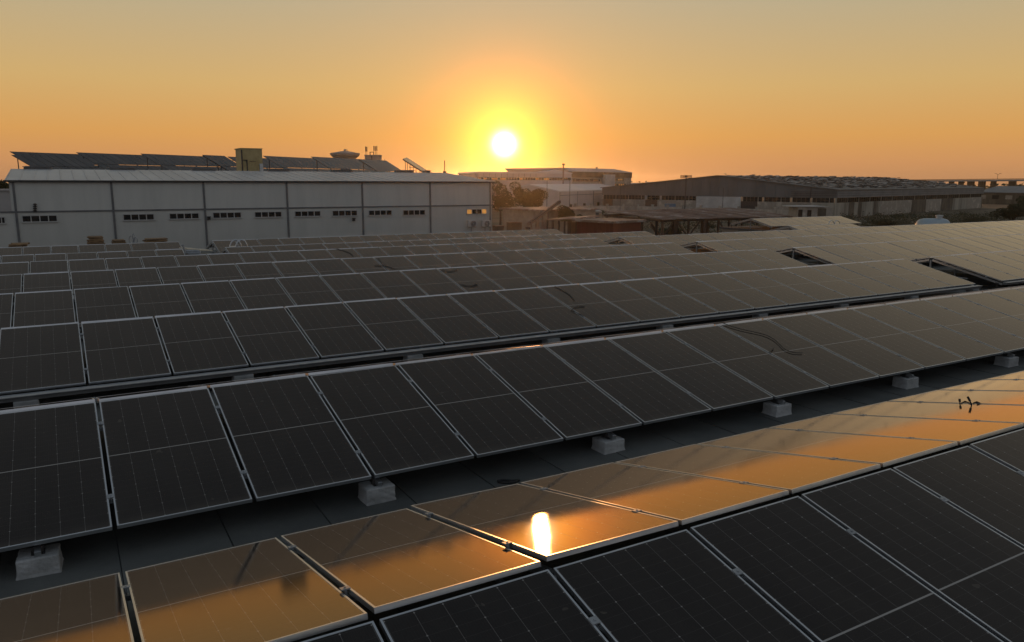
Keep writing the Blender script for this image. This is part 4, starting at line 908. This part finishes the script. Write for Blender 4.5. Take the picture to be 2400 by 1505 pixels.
MB().tube([(c.x,c.y,z0), (c.x,c.y,c.z)], .03).build('stand', 'galv', t)
# trolley with two pale boards, in the gap
c = atY(470, 590, 40.5); z0 = roofz(c.y)
t = thing('trolley', (c.x, c.y, z0), 'grey steel trolley in the gap between far solar racks', 'trolley')
for (x0_, y0_, x1_, y1_) in ((428, 573, 434, 590), (432, 592, 470, 592), (436, 588, 466, 588), (434, 590, 432, 600), (468, 588, 470, 600), (427, 575, 431, 575)):
    MB().tube([atY(x0_,y0_, 40.5), atY(x1_,y1_, 40.5)], .05).build('bar', 'galv', t)
for i, (x0_, x1_, y_, nm) in enumerate(((439, 468, 584, 'pale wooden board, left of the two on the trolley'), (468, 499, 586.5, 'pale wooden board, right of the two on the trolley'))):
    p0, p1 = atY(x0_, y_+1, 40.5), atY(x1_, y_+2.5, 40.5); dp = V((-.55,1,.06))*.55
    o = MB().prism([p0, p1, p1+dp, p0+dp], (0,0,.05)).build('wooden_board', 'board'); tag(o, nm, 'board', 'pale boards on the trolley')
MB().bar(atY(440,592, 40.5)-V((0,0,.05)), atY(496,594, 40.5)-V((0,0,.05)), .5, .04).build('tray', 'galv', t)
# ladder rails
t = thing('ladder_rails', V((atY(560,590,41.5).x, atY(560,590,41.5).y, roofz(44))), 'pair of curved white handrails at the roof ladder', 'ladder')
for dx, dd in ((0, 42.0), (14, 41.2)):
    pts = [(538+dx, 592), (539+dx, 576), (543+dx, 567), (551+dx, 562), (559+dx, 564), (564+dx, 573), (569+dx, 590)]
    MB().tube([atY(x_, y_, dd) for x_, y_ in pts], .035, 8).build('handrail', 'alu', t, smooth=True)
for y_ in (578, 588): MB().tube([atY(539, y_, 42.0), atY(553, y_, 41.2)], .03).build('rung', 'alu', t)
# two hoops on the far rack
t = thing('cable_hoops', atY(1956, 527, 42.6), 'two small white hoops standing before the far right solar rack', 'hoop')
for cx in (1949, 1962): MB().tube([atY(cx+6.5*math.cos(a), 526-9*math.sin(a), 42.6) for a in [i*math.pi/10 for i in range(11)]], .03, 6).build('hoop', 'alu', t)
Y, Z, x0 = RIDGE['J']
RIDGE['K'] = (46.2, 5.93, -.586)
prof.append((60, 4.7))
# small roof of the neighbouring building carrying the far right rack
kx0, kx1 = atY(1762, 519, 46.2).x, atY(1976, 510, 46.2).x
t = thing('low_building', ((kx0+kx1)/2, 46, 0), 'low building carrying the far right solar rack', 'building')
MB().span(kx0-.3, kx1+.3, 43.2, 49.2, 0, 4.95).build('wall', 'plaster_beige', t); MB().span(kx0-.5, kx1+.5, 43.0, 49.4, 4.95, 5.08).build('roof_slab', 'membrane_edge', t)
k0 = int(round((kx0+.586)/PITCH)); k1 = int(round((kx1+.586)/PITCH))
build_rack('K', 'far right solar rack on its own low building, with two hoops', [(k0, k1, 0)], [(k0, k1, 0)])

# cables
def cable(pts, key, label, r=.009, lift=.014):
    P = [ridge_hit(x_, y_, key, lift) for x_, y_ in pts]; Q = []
    for i in range(len(P)-1):
        p0, p1, p2, p3 = P[max(i-1,0)], P[i], P[i+1], P[min(i+2,len(P)-1)]
        for k in range(6):
            s = k/6; Q.append(.5*((2*p1)+(p2-p0)*s+(2*p0-5*p1+4*p2-p3)*s*s+(3*p1-p0-3*p2+p3)*s**3))
    Q.append(P[-1]); o = MB().tube(Q, r*.7, 6).build('cable', 'black_rubber', smooth=True); tag(o, label, 'cable', 'loose cables on the panels')
cable([(1690,757),(1712,766),(1740,774),(1788,785),(1812,796),(1828,810),(1840,821),(1860,828),(1880,829)], 'C', 'long black cable snaking over the second rack at right')
cable([(1803,827),(1808,823),(1813,817)], 'C', 'short cable stub beside the long black cable')
cable([(1300,672),(1330,689),(1342,700),(1346,706)], 'E', 'black cable hanging down from the ridge of third rack', .011)
cable([(1338,729),(1346,722),(1358,720),(1370,720)], 'E', 'black cable end lying across the middle of third rack', .011)
cable([(1338,728),(1350,734),(1362,739),(1368,743)], 'E', 'short cable along a panel gap of the third rack', .008)
cable([(1077,667),(1090,670),(1104,671),(1116,666),(1118,670),(1106,672)], 'F', 'small coiled black cable on the fourth rack', .013)
cable([(1034,633),(1050,637),(1062,636),(1073,632)], 'F', 'curved cable just below the ridge of the fourth rack', .012)
cable([(886,605),(897,620),(906,628)], 'G', 'thin cable running down a gap of the fifth rack', .012)
cable([(878,623),(900,624),(914,627),(926,632)], 'G', 'cable lying crosswise on the fifth rack', .014)
cable([(787,583),(808,589),(822,595),(828,602)], 'H', 'bent cable on the sixth rack near the ladder', .016)
# connector plugs on the sunlit slope
Y, Z, x0 = RIDGE['A']; nb = V((0, math.sin(TILT), math.cos(TILT)))
def bh(px, py, lift=.0): return hitp(px, py, V((0, Y+.095, Z+.006)), nb)+nb*lift
for i, (x0_, y0_, x1_, y1_, nm) in enumerate(((2250, 948, 2249, 935, 'left upright black cable plug on the orange slope'), (2278, 949, 2268, 930, 'right leaning black cable plug on the orange slope'))):
    b = bh(x0_, y0_); r = ray(x1_, y1_); d = (b-CAM).dot(FW); q = CAM+r*d
    o = MB().tube([b, b.lerp(q,.35), b.lerp(q,.4), q], .007, 8).tube([b.lerp(q,.45), q], .013, 8).build('cable_plug', 'black_rubber'); tag(o, nm, 'cable plug', 'plugs on the orange slope')
for i, (pts, nm) in enumerate((([(2254,947),(2262,943),(2270,946),(2276,948)], 'cable bow between the two plugs on the orange slope'), ([(2282,947),(2290,944),(2297,947),(2290,949)], 'cable loop right of the plugs on the orange slope'))):
    o = MB().tube([bh(a, b, .012) for a, b in pts], .008, 6).build('cable', 'black_rubber'); tag(o, nm, 'cable', 'plugs on the orange slope')
# hose loop on the membrane
zz = 5.82; pts = [(1166,1128),(1180,1125),(1200,1127),(1216,1126),(1205,1131),(1185,1132),(1167,1130)]
o = MB().tube([atZ(a, b, zz) for a, b in pts], .015, 6).build('hose', 'black_rubber', smooth=True); tag(o, 'dark hose loop lying on the roof membrane behind the orange slope', 'hose')

# ------------------------------------------------------------------ evening haze over the plain
hz = MB().span(-1560, 1560, -1300, 1860, -1.0, 26.0)
hm = bpy.data.materials.new('haze'); hm.use_nodes = True; ht_ = hm.node_tree; ht_.nodes.remove(ht_.nodes['Principled BSDF'])
pv = ht_.nodes.new('ShaderNodeVolumePrincipled'); pv.inputs['Color'].default_value = (.95, .93, .9, 1); pv.inputs['Density'].default_value = .00013; pv.inputs['Anisotropy'].default_value = .88
ht_.links.new(pv.outputs[0], ht_.nodes['Material Output'].inputs['Volume']); M['haze'] = hm
o = struct(hz.build('haze', 'haze'), 'stuff')
